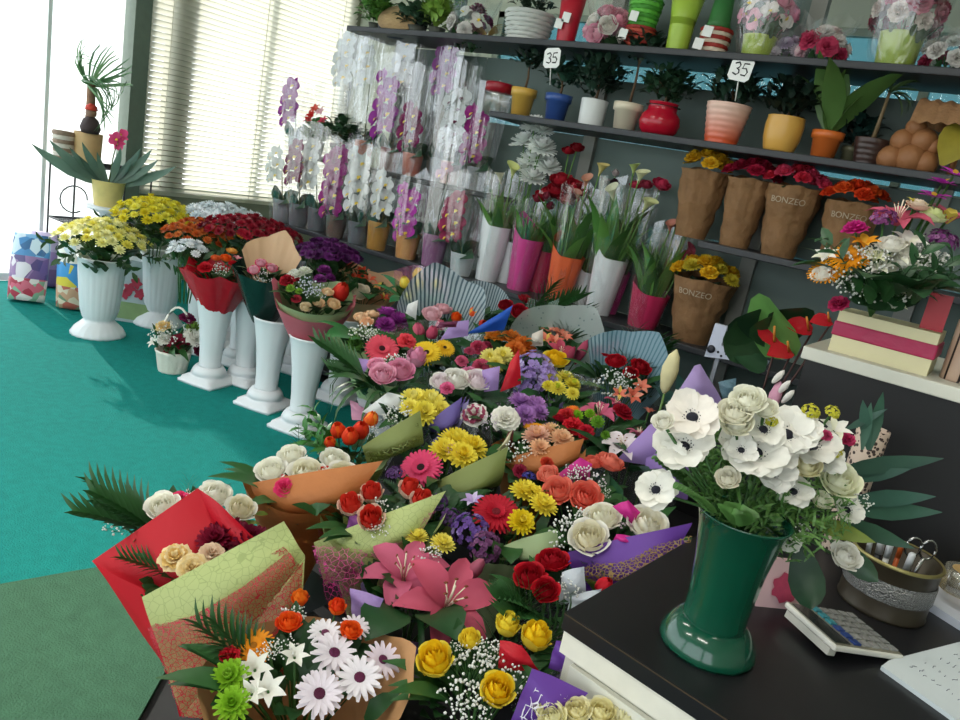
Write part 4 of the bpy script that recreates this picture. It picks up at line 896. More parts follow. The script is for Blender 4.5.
bouquet('pink and white roses in shiny dark green foil and kraft paper standing in a vase',
    [('rose', ('#e0527a', '#ecb0c0'), 261, 263, 6), ('rose', ('#d8486a', '#ecb0c0'), 272, 268, 6), ('rose', ('#e0527a', '#f0c0cc'), 254, 270, 6), ('gyp', ('#f0f0f0', 2), 263, 276, 9), ('alst', ('#d890b0', '#ecc0d0'), 272, 243, 6), ('alst', ('#d890b0',), 295, 250, 6)],
    wrap=[dict(m=bkp, n='dark_foil', k=1.15, back=.03, front=-.02, peaks=((0, .06, 40), (-70, .06, 40)), crease=.04, rb=.06, pw=.85), dict(m=paper('#d9b48e'), n='kraft_sheet', k=1.0, back=.16, front=-.1, arc=(-70, 70), peaks=((-20, .06, 30),), crease=.02), dict(m=redp, n='red_paper', k=1.05, back=.02, front=.02, arc=(-140, -70), crease=.03, rb=.06)], hit=h, c=(270, 266), Lfix=.33, tilt=.05, Rpx=30, greens=(('lance', 4, .9),))
h = vase_hit(299, 428, .74)
bouquet('mixed white, purple and cream roses in lime and pink wrap standing in a vase',
    [('carn', ('#eef0e4', '#f4f4ec'), 295, 273, 9), ('carn', ('#e8ecd8', '#f4f4ec'), 304, 270, 8), ('mum', ('#7a2a78', '#9a4a94'), 325, 268, 8), ('mum', ('#8a3a86', '#9a4a94'), 320, 277, 7), ('mum', ('#7a2a78',), 331, 276, 6), ('tulip', ('#c5261c', '#d83a22'), 341, 292, 12), ('rose', (PE, '#f4d8ac'), 334, 304, 7), ('rose', (PE, '#f4d8ac'), 319, 303, 6), ('rose', (PE, '#f5dcb4'), 328, 292, 6), ('rose', ('#eedcb8',), 306, 307, 6), ('pomp', ('#8fb84a',), 290, 287, 6), ('pomp', ('#86b040',), 299, 290, 5), ('carn', ('#a82a3a',), 296, 298, 5), ('gyp', ('#e6eaf4', 1), 311, 284, 14), ('gyp', ('#e6eaf4', 2), 316, 294, 10), ('carn', ('#a81a2c',), 287, 279, 8)],
    wrap=[dict(m=mintp, n='lime_paper', k=1.05, back=.02, front=-.03, peaks=((-40, .05, 40), (60, .03, 40)), crease=.015, rb=.07, pw=.9), dict(m=paper('#d8707e'), n='pink_paper', k=1.08, back=.0, front=-.07, crease=.02, rb=.075, pw=.9, peaks=((85, .09, 35), (-85, .06, 30)))], hit=h, c=(315, 292), Lfix=.31, tilt=.08, Rpx=38, greens=(('lance', 6, .9), ('fern', 3, .8, (-80, 0))))
h = vase_hit(336, 398, .78)
bouquet('orange red gladiolus with kraft paper collar beside the purple chrysanthemums',
    [('alst', ('#e8583a', '#f0785a'), 349, 262, 8), ('alst', ('#e04a2c', '#f0785a'), 362, 268, 9), ('alst', ('#e8684a', '#f09a7a'), 370, 276, 9), ('alst', ('#e04a2c', '#f0785a'), 356, 274, 8), ('alst', ('#ee8a6a',), 378, 284, 7), ('rose', ('#efe2c8', '#f4ecd8'), 360, 292, 10), ('alst', ('#e8684a',), 385, 296, 6)],
    wrap=[dict(m=paper('#dcae86'), n='kraft_sheet', k=1.2, back=.05, front=-.05, peaks=((-60, .08, 40), (30, .06, 30)), crease=.05, rb=.06)], hit=h, c=(366, 282), Lfix=.32, tilt=.08, Rpx=30, greens=(('lance', 6, 1.1), ('broad', 2, 1.)), gc='#2f6a3a')
# small white basket on the carpet
bp_ = atz(172, 371, .008)
bk = thing('flower_basket', 'small white wicker basket of mixed flowers on the teal carpet', 'basket', bp_)
mb = MB(); mb.lathe([(.075, 0), (.08, .01), (.098, .12), (.106, .135), (.1, .14), (.09, .12), (.06, .03), (.01, .02)], 40, 0, lambda a, z: 1+.05*(math.cos(14*a) > 0)); part(bk, 'basket_body', mb.mesh('basket_body', mat('#e6e2d4', rough=.6, bump=.4, name='white_wicker')), bp_)
mb = MB(); mb.tube([(.1*math.cos(t), .02, .13+.27*math.sin(t)) for t in [PI*i/14 for i in range(15)]], .007, 6); part(bk, 'handle', mb.mesh('handle', mat('#e9e6dc', name='white_handle')), bp_, Quaternion((0, 0, 1), .6))
for (x, y, k, cs, r) in ((180, 343, 'gerb', ('#7e1230', '#3a0a18'), 11), (164, 328, 'carn', (CR, '#f0d08a'), 8), (187, 320, 'carn', ('#7a2050',), 8), (192, 328, 'pomp', ('#7c9a42',), 9), (193, 338, 'carn', (WH,), 10), (165, 340, 'carn', (WH,), 7), (172, 352, 'carn', ('#8a1430',), 8), (154, 342, 'alst', (WH, '#f3f0e8'), 8), (174, 334, 'gyp', ('#f3f3ee', 1), 14), (160, 334, 'gyp', ('#f3f3ee', 2), 11), (198, 350, 'carn', ('#5a1030',), 6)):
    d = ray(x, y); q = CAM+d*((depth(bp_)-.05)/d.dot(FW)); flower(bk, k, cs, q, (q-bp_-V((0, 0, .1)))+(CAM-q).normalized()*.1, r*depth(bp_)/F)
part(bk, 'foliage', leaf('filler', '#2f4f2a'), bp_+V((0, 0, .2)), None, (.13, .13, .12))['kind'] = 'stuff'
for a in (2.4, 3.0, 3.6, 5.4, 6.1): part(bk, 'leaf', leaf('lance'), bp_+V((0, 0, .15)), aim((math.cos(a), math.sin(a), .35)), .2)

# ------------------------------------------------------------------ things on the shelf
SYC = 3.49
def on(px, py, z, y=SYC):
    p = aty(px, py, y); return V((p.x, y, z))
def px_m(p): return depth(p)/F
def pot_prof(style, r, h):
    if style == 'taper': return [(r*.74, 0), (r*.76, .004), (r*.96, h*.96), (r*1., h), (r*.95, h), (r*.9, h*.9), (.01, h*.86)]
    if style == 'rim': return [(r*.7, 0), (r*.86, h*.72), (r*.98, h*.73), (r*1., h), (r*.92, h), (r*.88, h*.9), (.01, h*.86)]
    if style == 'bowl': return [(r*.66, 0), (r*.9, h*.16), (r*1., h*.38), (r*.94, h*.6), (r*.72, h*.74), (r*.7, h*.98), (r*.74, h), (r*.66, h), (r*.6, h*.88), (.01, h*.85)]
    if style == 'cyl': return [(r*.9, 0), (r*.92, .004), (r*1., h*.98), (r*.99, h), (r*.92, h), (r*.9, h*.9), (.01, h*.86)]
    if style == 'vasey': return [(r*.7, 0), (r*.8, h*.12), (r*.93, h*.4), (r*.98, h*.75), (r*.93, h*.97), (r*.95, h), (r*.88, h), (r*.85, h*.9), (.01, h*.86)]
m_soil = mat('#2a211a', rough=1., bump=.8, scale=60., name='soil')
def bushmesh(R, hh, n, lw, seed, c='#1f3a22', trunk=0., leafL=.05):
    r = random.Random(seed); mb = MB()
    for i in range(n):
        t = math.acos(1-2*r.random()); a = r.random()*6.28; k = r.random()**.4
        p = V((R*k*math.sin(t)*math.cos(a), R*k*math.sin(t)*math.sin(a), trunk+hh*.5+hh*.5*k*math.cos(t)))
        f = MB(); petal(f, 0, leafL*r.uniform(.7, 1.2), lw*leafL, 50, -10, prof=[.3, 1., .8, .05], cup=.3)
        mb.merge(f, Matrix.Translation(p) @ Matrix.Rotation(a+r.uniform(-1, 1), 4, 'Z') @ Matrix.Rotation(r.uniform(-.8, .5), 4, 'Y'))
    return mb.mesh('foliage', leaf_m(c))
def potted(label, px, pyb, wpx, hpx, z, style, col, plant=None, y=SYC, name='potted_plant', ribs=0, gradient=None, group=None, rough=.3):
    p = on(px, pyb, z, y); k = px_m(p); r = wpx*k/2; h = hpx*k
    o = thing(name, label, 'plant', p, group)
    pm = mat(col, rough=rough, var=.08, scale=5., name='pot_'+col.strip('#')) if not gradient else gradient
    pr = pot_prof(style, r, h); mb = MB()
    if ribs:
        q = []; bb = pr[:3] if style != 'taper' else pr[:4]
        n = ribs*4; r0, r1 = pr[0][0], r
        q = [((r0+(r1-r0)*i/n)*(1+.018*math.sin(i*PI/2)), h*i/n) for i in range(n+1)]; pr = q+[(r*.92, h), (r*.88, h*.9), (.01, h*.86)]
    part(o, 'pot', mb.lathe(pr, 32).mesh('pot', pm), p)
    part(o, 'soil', MB().lathe([(r*.5, h*.87), (r*.86, h*.9), (.005, h*.93)], 16, cap=False).mesh('soil', m_soil), p)
    if plant: plant(o, p, r, h, k)
    return o, p, r, h, k
def bush(Rpx, hpx, n=150, trunk=0., lw=.3, seed=1, c='#20382a', ll=.055, dx=0.):
    def f(o, p, r, h, k):
        part(o, 'foliage', bushmesh(Rpx*k, hpx*k, n, lw, seed, c, 0, ll), p+V((dx*k, 0, h+trunk*k)))['kind'] = 'stuff'
        mb = MB(); T = (trunk+hpx*.5)*k
        mb.tube([(0, 0, h*.85), (.008, 0, h+T*.4), (-.004+dx*k*.5, 0, h+T)], [.008, .006, .004], 6)
        for a in (0, 2, 4): mb.tube([(dx*k*.5, 0, h+T*.7), (Rpx*k*.4*math.cos(a), Rpx*k*.4*math.sin(a), h+T*1.2)], .003, 4)
        part(o, 'trunk', mb.mesh('trunk', mat('#5a4632', rough=.9, bump=.6, name='bark')), p)
    return f
potted('yellow pot with bare red-tied stem on the pot shelf', 521, 109, 26, 27, Z2, 'rim', '#c9a04a', bush(15, 18, 60, 18, seed=2))
potted('cobalt blue pot below the square price card', 556, 112, 27, 26, Z2, 'rim', '#34508e', bush(18, 26, 80, 4, seed=3, c='#2a4a3a'))
potted('plain white pot with a dense dark bonsai bush', 591, 120, 27, 26, Z2, 'cyl', '#c9cccb', bush(27, 46, 260, 2, seed=4, dx=-2))
potted('cream pot with a slim bonsai tree trunk', 624, 127, 30, 27, Z2, 'rim', '#cfc4ae', bush(22, 26, 150, 38, seed=5, dx=2))
potted('glossy red bowl pot with a low leafy bush', 657, 133, 41, 32, Z2, 'bowl', '#a8142a', bush(26, 32, 200, 0, seed=6, c='#23402a'), rough=.15)
gm, nt, out = newmat('peach_ombre_glaze')
tc = nd(nt, 'ShaderNodeTexCoord'); sx = nd(nt, 'ShaderNodeSeparateXYZ'); nt.links.new(tc.outputs['Generated'], sx.inputs[0])
cr = nd(nt, 'ShaderNodeValToRGB'); cr.color_ramp.elements[0].color = (*lin('#c9512a'), 1); cr.color_ramp.elements[0].position = .1; cr.color_ramp.elements[1].color = (*lin('#d8b4a4'), 1); cr.color_ramp.elements[1].position = .85
nt.links.new(sx.outputs['Z'], cr.inputs[0]); pb = nd(nt, 'ShaderNodeBsdfPrincipled', i_Roughness=.35); nt.links.new(cr.outputs[0], pb.inputs['Base Color']); nt.links.new(pb.outputs[0], out.inputs[0])
potted('peach to orange ribbed pot behind the tilted price card', 720, 143, 44, 39, Z2, 'vasey', '#d07a50', bush(26, 34, 190, -2, seed=7, c='#1f382a'), gradient=gm, ribs=7)
potted('amber yellow pot with a dark leafy shrub', 777, 154, 38, 35, Z2, 'vasey', '#c99a48', bush(27, 34, 220, 0, seed=8, c='#16281f'))
def spiky(n, L, c='#4a6a3a', up=.8):
    def f(o, p, r, h, k):
        for i in range(n):
            a = i*2.4; d = V((math.cos(a)*RND.uniform(.2, 1.-up+.3), math.sin(a)*RND.uniform(.2, 1.-up+.3), 1)); part(o, 'leaf', leaf('lance', c), p+V((0, 0, h*.9)), aim(d, RND.random()*6), L*k*RND.uniform(.7, 1.1))
    return f
potted('terracotta orange pot with an upright sword-leaved plant', 820, 163, 31, 27, Z2, 'rim', '#c4652c', spiky(13, 85, '#4f7038'))
def tuft(o, p, r, h, k):
    part(o, 'trunk', MB().tube([(0, 0, h*.8), (.01, 0, h+45*k)], [.01, .006], 6).mesh('trunk', mat('#6a5a40', name='bark_pale')), p)
    for i in range(16):
        a = i*2.4; part(o, 'leaf', leaf('strap', '#4a5f38'), p+V((.01, 0, h+44*k)), aim((math.cos(a)*.9, math.sin(a)*.9, .5), RND.random()), 36*k)
potted('dark brown ribbed pot with a small tufted tree', 864, 168, 33, 26, Z2, 'rim', '#3a2a26', tuft, ribs=5)
potted('small plain dark pot with low foliage between the two taller plants', 846, 166, 18, 18, Z2, 'rim', '#6b6a52', bush(22, 30, 120, 0, seed=12, c='#16302c'), y=SYC+.1)
# red rimmed clear jar
p = on(495, 112, Z2); k = px_m(p)
o = thing('clear_jar', 'clear jar with a red lid at the end of the pot shelf', 'jar', p)
part(o, 'jar_body', MB().lathe([(13*k, 0), (13*k, 20*k), (11*k, 22*k)], 24).mesh('jar_body', film('jar_plastic', '#a8a2a0', .06, .1, .1)), p)
part(o, 'lid', MB().lathe([(14*k, 20*k), (14*k, 28*k), (13*k, 29*k)], 24).mesh('lid', mat('#8e1424', rough=.35, name='red_lid')), p)
# price cards
def digit(ch, mb, x, s):
    S = {'3': [(-.3, .85), (.1, 1.), (.32, .78), (.2, .58), (-.02, .52), (.28, .4), (.34, .16), (.1, 0), (-.3, .1)], '5': [(.34, 1.), (-.2, .96), (-.26, .55), (.12, .6), (.36, .34), (.2, .04), (-.26, .06)]}[ch]
    mb.tube([(x+a*s*.8, -.0022, (b-.5)*s) for a, b in S], .0032, 5)
def price_card(px, py, w_, label, rot):
    p = aty(px, py, 3.36); k = px_m(p); hw = w_*k/2
    o = thing('price_card', label, 'card', p)
    poly = [(hw*.75*math.cos(a)+hw*.25*sx_, hw*.75*math.sin(a)+hw*.25*sy_) for sx_, sy_, a0 in ((1, 1, 0), (-1, 1, 1), (-1, -1, 2), (1, -1, 3)) for a in [PI/2*(a0+i/3) for i in range(4)]]
    poly = [(max(-hw, min(hw, x*1.12)), max(-hw, min(hw, y*1.12))) for x, y in poly]
    q = Quaternion((0, 1, 0), rot) @ Quaternion((1, 0, 0), PI/2)
    part(o, 'card', MB().prism(poly, -.0012, .0012).mesh('card', mat('#e3e4e2', rough=.6, var=.04, name='card_white'), False), p, q)
    d = MB(); digit('3', d, -hw*.36, hw*1.05); digit('5', d, hw*.36, hw*1.05); part(o, 'digits', d.mesh('digits', mat('#1c1c20', rough=.6, name='marker_ink')), p, Quaternion((0, 1, 0), rot))
    part(o, 'stick', MB().tube([(0, .004, -hw*.9), (0, .03, -hw*2.6)], .003, 5).mesh('stick', mat('#d8d8d4', name='card_stick')), p)
price_card(552, 58, 19, 'square white price card reading 35 above the cobalt pot', -.08)
price_card(741, 69, 23, 'tilted white price card reading 35 above the peach pot', .12)

# top shelf
def basket_mesh(r, h, c1, c2=None, rows=7):
    mb = MB(); n = 32
    for i in range(rows):
        z0, z1 = h*i/rows, h*(i+1)/rows; rr = r*(.8+.2*i/rows)
        mb.lathe([(rr*.93, z0), (rr*1., (z0+z1)/2), (rr*.93, z1)], n, (i % 2) if c2 else 0, lambda a, z, i=i: 1+.03*math.cos(12*a+PI*i), cap=False)
    mb.lathe([(r*.75, .002), (.01, .002)], n, 0, cap=False)
    return mb.mesh('basket_body', [mat(c1, rough=.6, bump=.5, name='wicker_'+c1.strip('#'))]+([mat(c2, rough=.6, bump=.5, name='wicker_'+c2.strip('#'))] if c2 else []))
def top_item(px, pyb, y=SYC): return on(px, pyb, ZT, y)
def basket(label, px, pyb, wpx, hpx, c1, c2=None, z=None, inside=None):
    p = top_item(px, pyb); k = px_m(p); o = thing('wicker_basket', label, 'basket', V((p.x, p.y, z or ZT)))
    p = o.location.copy()
    part(o, 'basket_body', basket_mesh(wpx*k/2, hpx*k, c1, c2), p)
    return o, p, k
def tagcard(o, pos, s=.03):
    part(o, 'price_tag', MB().box(-s, s, -.001, .001, -s, s).mesh('price_tag', mat('#d9dad6', rough=.6, name='tag_paper'), False), pos, Quaternion((0, 1, 0), .15))
o, p, k = basket('white wicker basket on the top shelf', 527, 36, 54, 28, '#b9bcb8')
part(o, 'foliage', bushmesh(20*k, 24*k, 80, .3, 21, '#2a3a2c'), p+V((0, 0, 24*k)))['kind'] = 'stuff'
def tallpot(label, px, pyb, w_, h_, col, flare=1., tags=(), rough=.35):
    p = top_item(px, pyb); k = px_m(p); r = w_*k/2; h = h_*k
    o = thing('tall_planter', label, 'planter', p)
    part(o, 'planter_body', MB().lathe([(r*.78, 0), (r*.8, .004), (r*.9, h*.5), (r*flare, h), (r*flare*.93, h), (r*.7, .02), (.01, .02)], 28).mesh('planter_body', mat(col, rough=rough, var=.1, scale=6., name='glaze_'+col.strip('#'))), p)
    for (dx, dz) in tags: tagcard(o, p+V((dx*k, -r-.008, dz*k)), 4.5*k)
    return o, p, k
tallpot('red planter with two white price tags on the top shelf', 566, 38, 23, 46, '#b01c2e', 1.1, ((-3, 18), (4, 24)))
tallpot('lime green tall planter between the two woven baskets', 677, 47, 27, 58, '#9dba42', 1.25)
o, p, k = basket('red woven basket with price tag under the green basket', 638, 42, 34, 22, '#8e2a24', '#a8432f'); tagcard(o, p+V((-8*k, -19*k, 12*k)), 4.5*k)
o2, p2_, k = basket('bright green woven basket stacked in the red woven basket', 638, 42, 36, 26, '#3f8a2c', '#57a83a', z=ZT+22*px_m(p)+.002); tagcard(o2, p2_+V((0, -20*k, 6*k)), 4.5*k)
o, p, k = basket('red and white striped woven basket with a green neck', 712, 52, 34, 26, '#93281f', '#c9b8a4'); tagcard(o, p+V((-8*k, -19*k, 8*k)), 5*k); tagcard(o, p+V((-2*k, -18*k, 20*k)), 5*k)
part(o, 'neck', MB().lathe([(13*k, 26*k), (11*k, 32*k), (9*k, 60*k), (8*k, 60*k)], 20).mesh('neck', mat('#2f6a34', name='green_neck')), p)
def topbunch(label, px, py, zc_px, R, kinds, n, pot=None, filmwrap=True, y=SYC, fr=9):
    p = top_item(px, py, y); k = px_m(p)
    o = thing('flower_arrangement', label, 'flowers', p)
    h = 0
    if pot:
        col, w_, hh = pot; h = hh*k; r = w_*k/2
        part(o, 'pot', MB().lathe([(r*.82, 0), (r*.84, .004), (r*.98, h*.93), (r*1.02, h), (r*.92, h), (r*.85, h*.85), (.01, h*.8)], 28).mesh('pot', mat(col, rough=.3, var=.08, name='glaze_'+col.strip('#'))), p)
    Rm = R*k; c0 = p+V((0, 0, h+zc_px*k))
    for i in range(n):
        t = (i+.5)/n; th = math.acos(1-1.5*t); a = i*2.4
        q = c0+V((math.sin(th)*math.cos(a), math.sin(th)*math.sin(a), math.cos(th)*.85))*Rm*.8
        kd, cs = kinds[i % len(kinds)]
        flower(o, kd, cs, q, (q-c0)+V((0, -.02, .02)), fr*k*RND.uniform(.8, 1.15))
    part(o, 'foliage', leaf('filler', '#2c4a2c'), c0-V((0, 0, Rm*.2)), None, (Rm*.9, Rm*.9, Rm))['kind'] = 'stuff'
    mb = MB()
    for i in range(7): a = i*.9; mb.tube([(0, 0, h*.8), (Rm*.5*math.cos(a), Rm*.5*math.sin(a), h+zc_px*k)], .003, 4)
    part(o, 'stems', mb.mesh('stems', leaf_m('#3f6b33')), p)
    if filmwrap:
        wm = wrap_mesh(None, V((0, 0, 1)), V((0, 1, 0)), h+(zc_px+R*.9)*k, Rm*1.15, rb=(pot[1]*k*.55 if pot else .03), back=.02, peaks=((30, .05, 30), (-60, .06, 30), (130, .05, 30), (220, .05, 30)), crease=.06, pw=.7)
        part(o, 'clear_wrap', wm.mesh('clear_wrap', cello), p)
    return o
pinkmix = [('rose', (PK, '#f2c4d2')), ('rose', ('#e8e2dc', '#f0ece6')), ('rose', ('#d87a98', '#e8a0b4'))]
topbunch('pink and white rose arrangement in clear film beside the red planter', 607, 40, 17, 24, pinkmix, 16, fr=8)
topbunch('lime pot of pink and white orchids in film beside the striped basket', 756, 54, 20, 28, [('phal', (PK,)), ('phal', ('#ece6e0',)), ('rose', ('#dc8aa4', PK))], 16, ('#9aae3e', 33, 22), fr=9)
topbunch('pink and crimson bouquet in film lying between the two lime pots', 820, 60, 14, 24, [('mum', ('#dfc0c8', '#efe0e0')), ('carn', ('#b83a5c',)), ('mum', ('#e0d8d4',))], 15, fr=9)
topbunch('lime pot of pink and white carnations wrapped in film near the end', 893, 67, 18, 34, [('carn', ('#ddd2cc', '#e8dcd6')), ('carn', ('#c87a90',)), ('carn', ('#9a2c4a',))], 20, ('#92a83a', 42, 34), fr=10)
topbunch('dark red and white bouquet in film at the end of the top shelf', 945, 72, 14, 26, [('carn', ('#8a2a44',)), ('carn', ('#d0ccc8',)), ('mum', ('#cfd4d0',))], 14, fr=9)
topbunch('lilac and white bouquet in film near the green baskets', 785, 58, 10, 18, [('mum', ('#b8a8c0', '#d8d0dc')), ('mum', ('#ccc4cc',))], 10, y=SYC+.06, fr=8)
topbunch('white and mauve bouquet in film behind the woven tray', 470, 28, 10, 24, [('carn', ('#8a4a6a',)), ('carn', ('#d8d4d0',)), ('phal', ('#e4e0dc',))], 12, fr=8)
# items at the left end of the top shelf
p = top_item(400, 22); k = px_m(p)
o = thing('woven_tray', 'round straw tray with a dark rim standing on the top shelf', 'tray', p)
part(o, 'tray_face', MB().lathe([(20*k, 0), (21*k, .012), (2*k, .016)], 30, 0, None).mesh('tray_face', mat('#a58a62', rough=.8, var=.2, bump=.6, scale=30., name='straw')), p+V((0, -.02, 12*k)), aim((.1, -1, .55)), (1.15, .75, 1))
part(o, 'tray_rim', MB().lathe([(23*k, -.02), (24*k, 0), (21*k, .006)], 30).mesh('tray_rim', mat('#26303c', rough=.5, name='tray_rim')), p+V((0, 0, 11*k)), aim((.1, -1, .55)), (1.15, .8, 1))
def topbush(label, px, pyb, R, h, c, seed):
    p = top_item(px, pyb); k = px_m(p); o = thing('leafy_plant', label, 'plant', p)
    part(o, 'pot', MB().lathe([(R*.35*k, 0), (R*.5*k, 8*k), (R*.45*k, 8*k), (.005, 7*k)], 16).mesh('pot', mat('#3c4038', name='small_pot')), p)
    part(o, 'foliage', bushmesh(R*k, h*k, 120, .35, seed, c, 0, .07), p+V((0, 0, 6*k)))['kind'] = 'stuff'
topbush('bright green leafy plant at the far end of the top shelf', 374, 30, 13, 26, '#5a8a3a', 31)
topbush('yellow green leafy plant beside the straw tray', 437, 28, 18, 34, '#7a9c3e', 32)
topbush('dark green trailing plant under the straw tray', 415, 42, 20, 18, '#2c4630', 33)
p = top_item(488, 34); k = px_m(p)
o = thing('straw_fan', 'fan of bent pale straw grass beside the white basket', 'decoration', p)
for i in range(11): part(o, 'straw_blade', leaf('strap', '#b8a06a'), p, aim((-.55+.11*i, -.15, 1), PI*(i < 5)), 42*k)

# brown paper pots (third and fourth shelf)
crump = mat('#7c5b3a', rough=.75, var=.3, scale=14., bump=1., transl=.05, name='crumpled_kraft', bscale=26.)
printm = mat('#a5957e', rough=.6, name='pale_print')
def brownpot(label, px, pyb, wt, wb, h_, z, kinds, n, R, words=None, fr=8, y=SYC, dz=0):
    p = on(px, pyb, z, y); k = px_m(p); o = thing('paper_wrapped_plant', label, 'plant', p)
    wm = wrap_mesh(None, V((0, 0, 1)), V((0, 1, 0)), h_*k, wt*k/2, rb=wb*k/2, back=.015, crease=.05, ncr=7, pw=.9, peaks=((40, .012, 25), (200, .01, 25)), n=64, k=16, ph=px)
    wv = wm.v; wm.v = [(x*(1+.045*math.sin(46*zz+70*x+px)+.03*math.sin(95*zz-60*y_)), y_*(1+.045*math.sin(52*zz+60*y_+px)+.03*math.sin(88*zz+75*x)), zz) for x, y_, zz in wv]
    wm.lathe([(wb*k/2, .003), (.01, .003)], 20, 0, cap=False)
    part(o, 'paper_wrap', wm.mesh('paper_wrap', crump), p)
    c0 = p+V((0, 0, (h_+dz)*k)); Rm = R*k
    part(o, 'foliage', leaf('filler', '#39503a'), c0, None, (Rm*.95, Rm*.95, .09))['kind'] = 'stuff'
    for i in range(n):
        t = (i+.5)/n; rr = math.sqrt(t)*Rm; a = i*2.4; q = c0+V((rr*math.cos(a), rr*math.sin(a), Rm*.5*(1-t)+.022))
        kd, cs = kinds[i % len(kinds)]; flower(o, kd, cs, q, V((math.cos(a)*.5*t, math.sin(a)*.5*t-.3, 1)), fr*k*RND.uniform(.85, 1.15))
    if words:
        cv = bpy.data.curves.new('print', 'FONT'); cv.body = words; cv.size = 8*k; cv.align_x = 'CENTER'; cv.extrude = .0005
        tmp = bpy.data.objects.new('print', cv); me = bpy.data.meshes.new_from_object(tmp); bpy.data.objects.remove(tmp)
        me.materials.clear(); me.materials.append(printm)
        rz = wt*k/2
        for v_ in me.vertices:       # bend the print round the paper
            a = v_.co.x/rz + .12; zz = v_.co.y+h_*k*.76; rr = (wb+(wt-wb)*zz/(h_*k))*k/2*1.12+v_.co.z
            v_.co = (rr*math.sin(a), -rr*math.cos(a), zz)
        part(o, 'printed_word', me, p)
    return o
brownpot('brown paper pot of yellow blooms on the upper paper-pot shelf', 690, 237, 48, 29, 64, Z3, [('carn', ('#d8a81e', '#e8c030')), ('carn', ('#c99a1a',))], 12, 25)
brownpot('brown paper pot of crimson blooms', 733, 247, 44, 27, 65, Z3, [('carn', ('#a81a3c',)), ('carn', ('#8e1632',))], 14, 23)
brownpot('brown paper pot of pink red blooms with pale print', 776, 257, 54, 31, 67, Z3, [('carn', ('#cf3048',)), ('carn', ('#d8486a',))], 14, 27, 'BONZEO')
brownpot('brown paper pot of orange blooms behind the pink box arrangement', 835, 268, 52, 31, 64, Z3, [('carn', ('#d8431c',)), ('carn', ('#e05a22',))], 13, 26, 'BONZEO')
brownpot('brown paper pot of yellow blooms on the lower shelf with pale print', 688, 345, 60, 34, 62, Z4, [('carn', ('#dba818', '#e8c030')), ('mum', ('#c9b83a',))], 14, 28, 'BONZEO')
# paper cones with callas and roses on the fourth shelf
ofilm = film('orchid_film', '#8f989e', .012, .13, .12, .07)
def bunch(label, px, pyb, wt, wb, h_, m, flowers, leaves, tall, y=SYC, lean=-.06, filmR=None, sleeve=True):
    p = on(px, pyb, Z4, y); k = px_m(p); o = thing('flower_bunch', label, 'bouquet', p)
    axis = V((lean*-1., -.05, 1)).normalized()
    if sleeve:
        wm = wrap_mesh(None, axis, V((0, 1, 0)), h_*k*.85, wt*k/2, rb=wb*k/2, back=.0, front=0, peaks=((75, h_*k*.38, 110),), crease=.02, pw=1., n=40, ph=px)
        wm.lathe([(wb*k/2, .003), (.01, .003)], 20, 0, cap=False)
        part(o, 'paper_wrap', wm.mesh('paper_wrap', m), p)
    if filmR:
        fm = wrap_mesh(None, axis, V((0, 1, 0)), tall*.86*k, filmR*k, rb=wb*k*.52, back=.01, peaks=((30, .04, 30), (-80, .05, 30), (140, .03, 30)), crease=.03, pw=.9, n=20, k=3, jit=.11, ph=px); part(o, 'clear_wrap', fm.mesh('clear_wrap', ofilm, False), p)
    stem = MB()
    for i, f in enumerate(flowers):
        kd, cs, dx, up, r = f; a = i*2.1
        tip = axis*(up*k)+V((dx*k, RND.uniform(-.03, .03)-.01, 0))
        b = V((.25*wb*k*math.cos(a), .25*wb*k*math.sin(a), .02)); stem.tube([b, b*.6+tip*.5+V((0, .01, 0)), tip], [.004, .0036, .003], 5)
        d = (tip.normalized()*1.2+V((dx*k*3, -.35, .0))); flower(o, kd, cs, p+tip, d, r*k)
    for i in range(10):
        a = i*2.4; b = V((.3*wb*k*math.cos(a), .3*wb*k*math.sin(a), .02)); stem.tube([b, b*1.2+axis*(tall*.4*k), b*2.+axis*(tall*(.6+.03*(i % 4))*k)], [.005, .004, .003], 5)
    part(o, 'stems', stem.mesh('stems', leaf_m('#5f8a44')), p)
    for i in range(leaves):
        a = i*2.4; d = V((math.cos(a)*.1, math.sin(a)*.1, 1)); part(o, 'leaf', leaf('lance', ['#4a7a36', '#5f8f42', '#3c6630'][i % 3]), p+axis*(h_*.35*k)+V((math.cos(a), math.sin(a), 0))*wb*k*.2, aim(d+axis*.3, RND.random()*6), ((tall-h_*.4)*k*.7, (tall-h_*.4)*k*.5, (tall-h_*.4)*k*RND.uniform(.6, .9)))
    return o
wh2 = mat('#d5d8da', rough=.35, var=.05, bump=.25, name='white_sleeve'); mg2 = mat('#b83a7e', rough=.35, var=.1, bump=.4, name='magenta_sleeve'); or2 = mat('#c85a34', rough=.3, var=.12, bump=.4, name='orange_sleeve'); rs2 = mat('#b02a52', rough=.3, var=.1, bump=.3, name='rose_sleeve')
bunch('white paper cone of green callas at the orchid end', 487, 273, 32, 22, 66, wh2, [('calla', ('#cfd68a',), 6, 108, 8), ('calla', ('#e6e4c8',), -4, 100, 7)], 11, 118, filmR=20)
bunch('magenta paper cone with dusky rose stems', 518, 286, 32, 22, 62, mg2, [('bud', ('#7a2a3a', '#8a3444'), 8, 92, 6), ('bud', ('#8a3444',), -2, 88, 6), ('bud', ('#6a2434',), 14, 84, 6)], 9, 100, filmR=19)
bunch('orange paper cone with pink tipped callas', 557, 299, 34, 24, 56, or2, [('calla', ('#c9907a',), 4, 118, 7), ('calla', ('#d0c07a',), 14, 132, 8), ('calla', ('#b87a6a',), -2, 104, 6)], 11, 130, filmR=20)
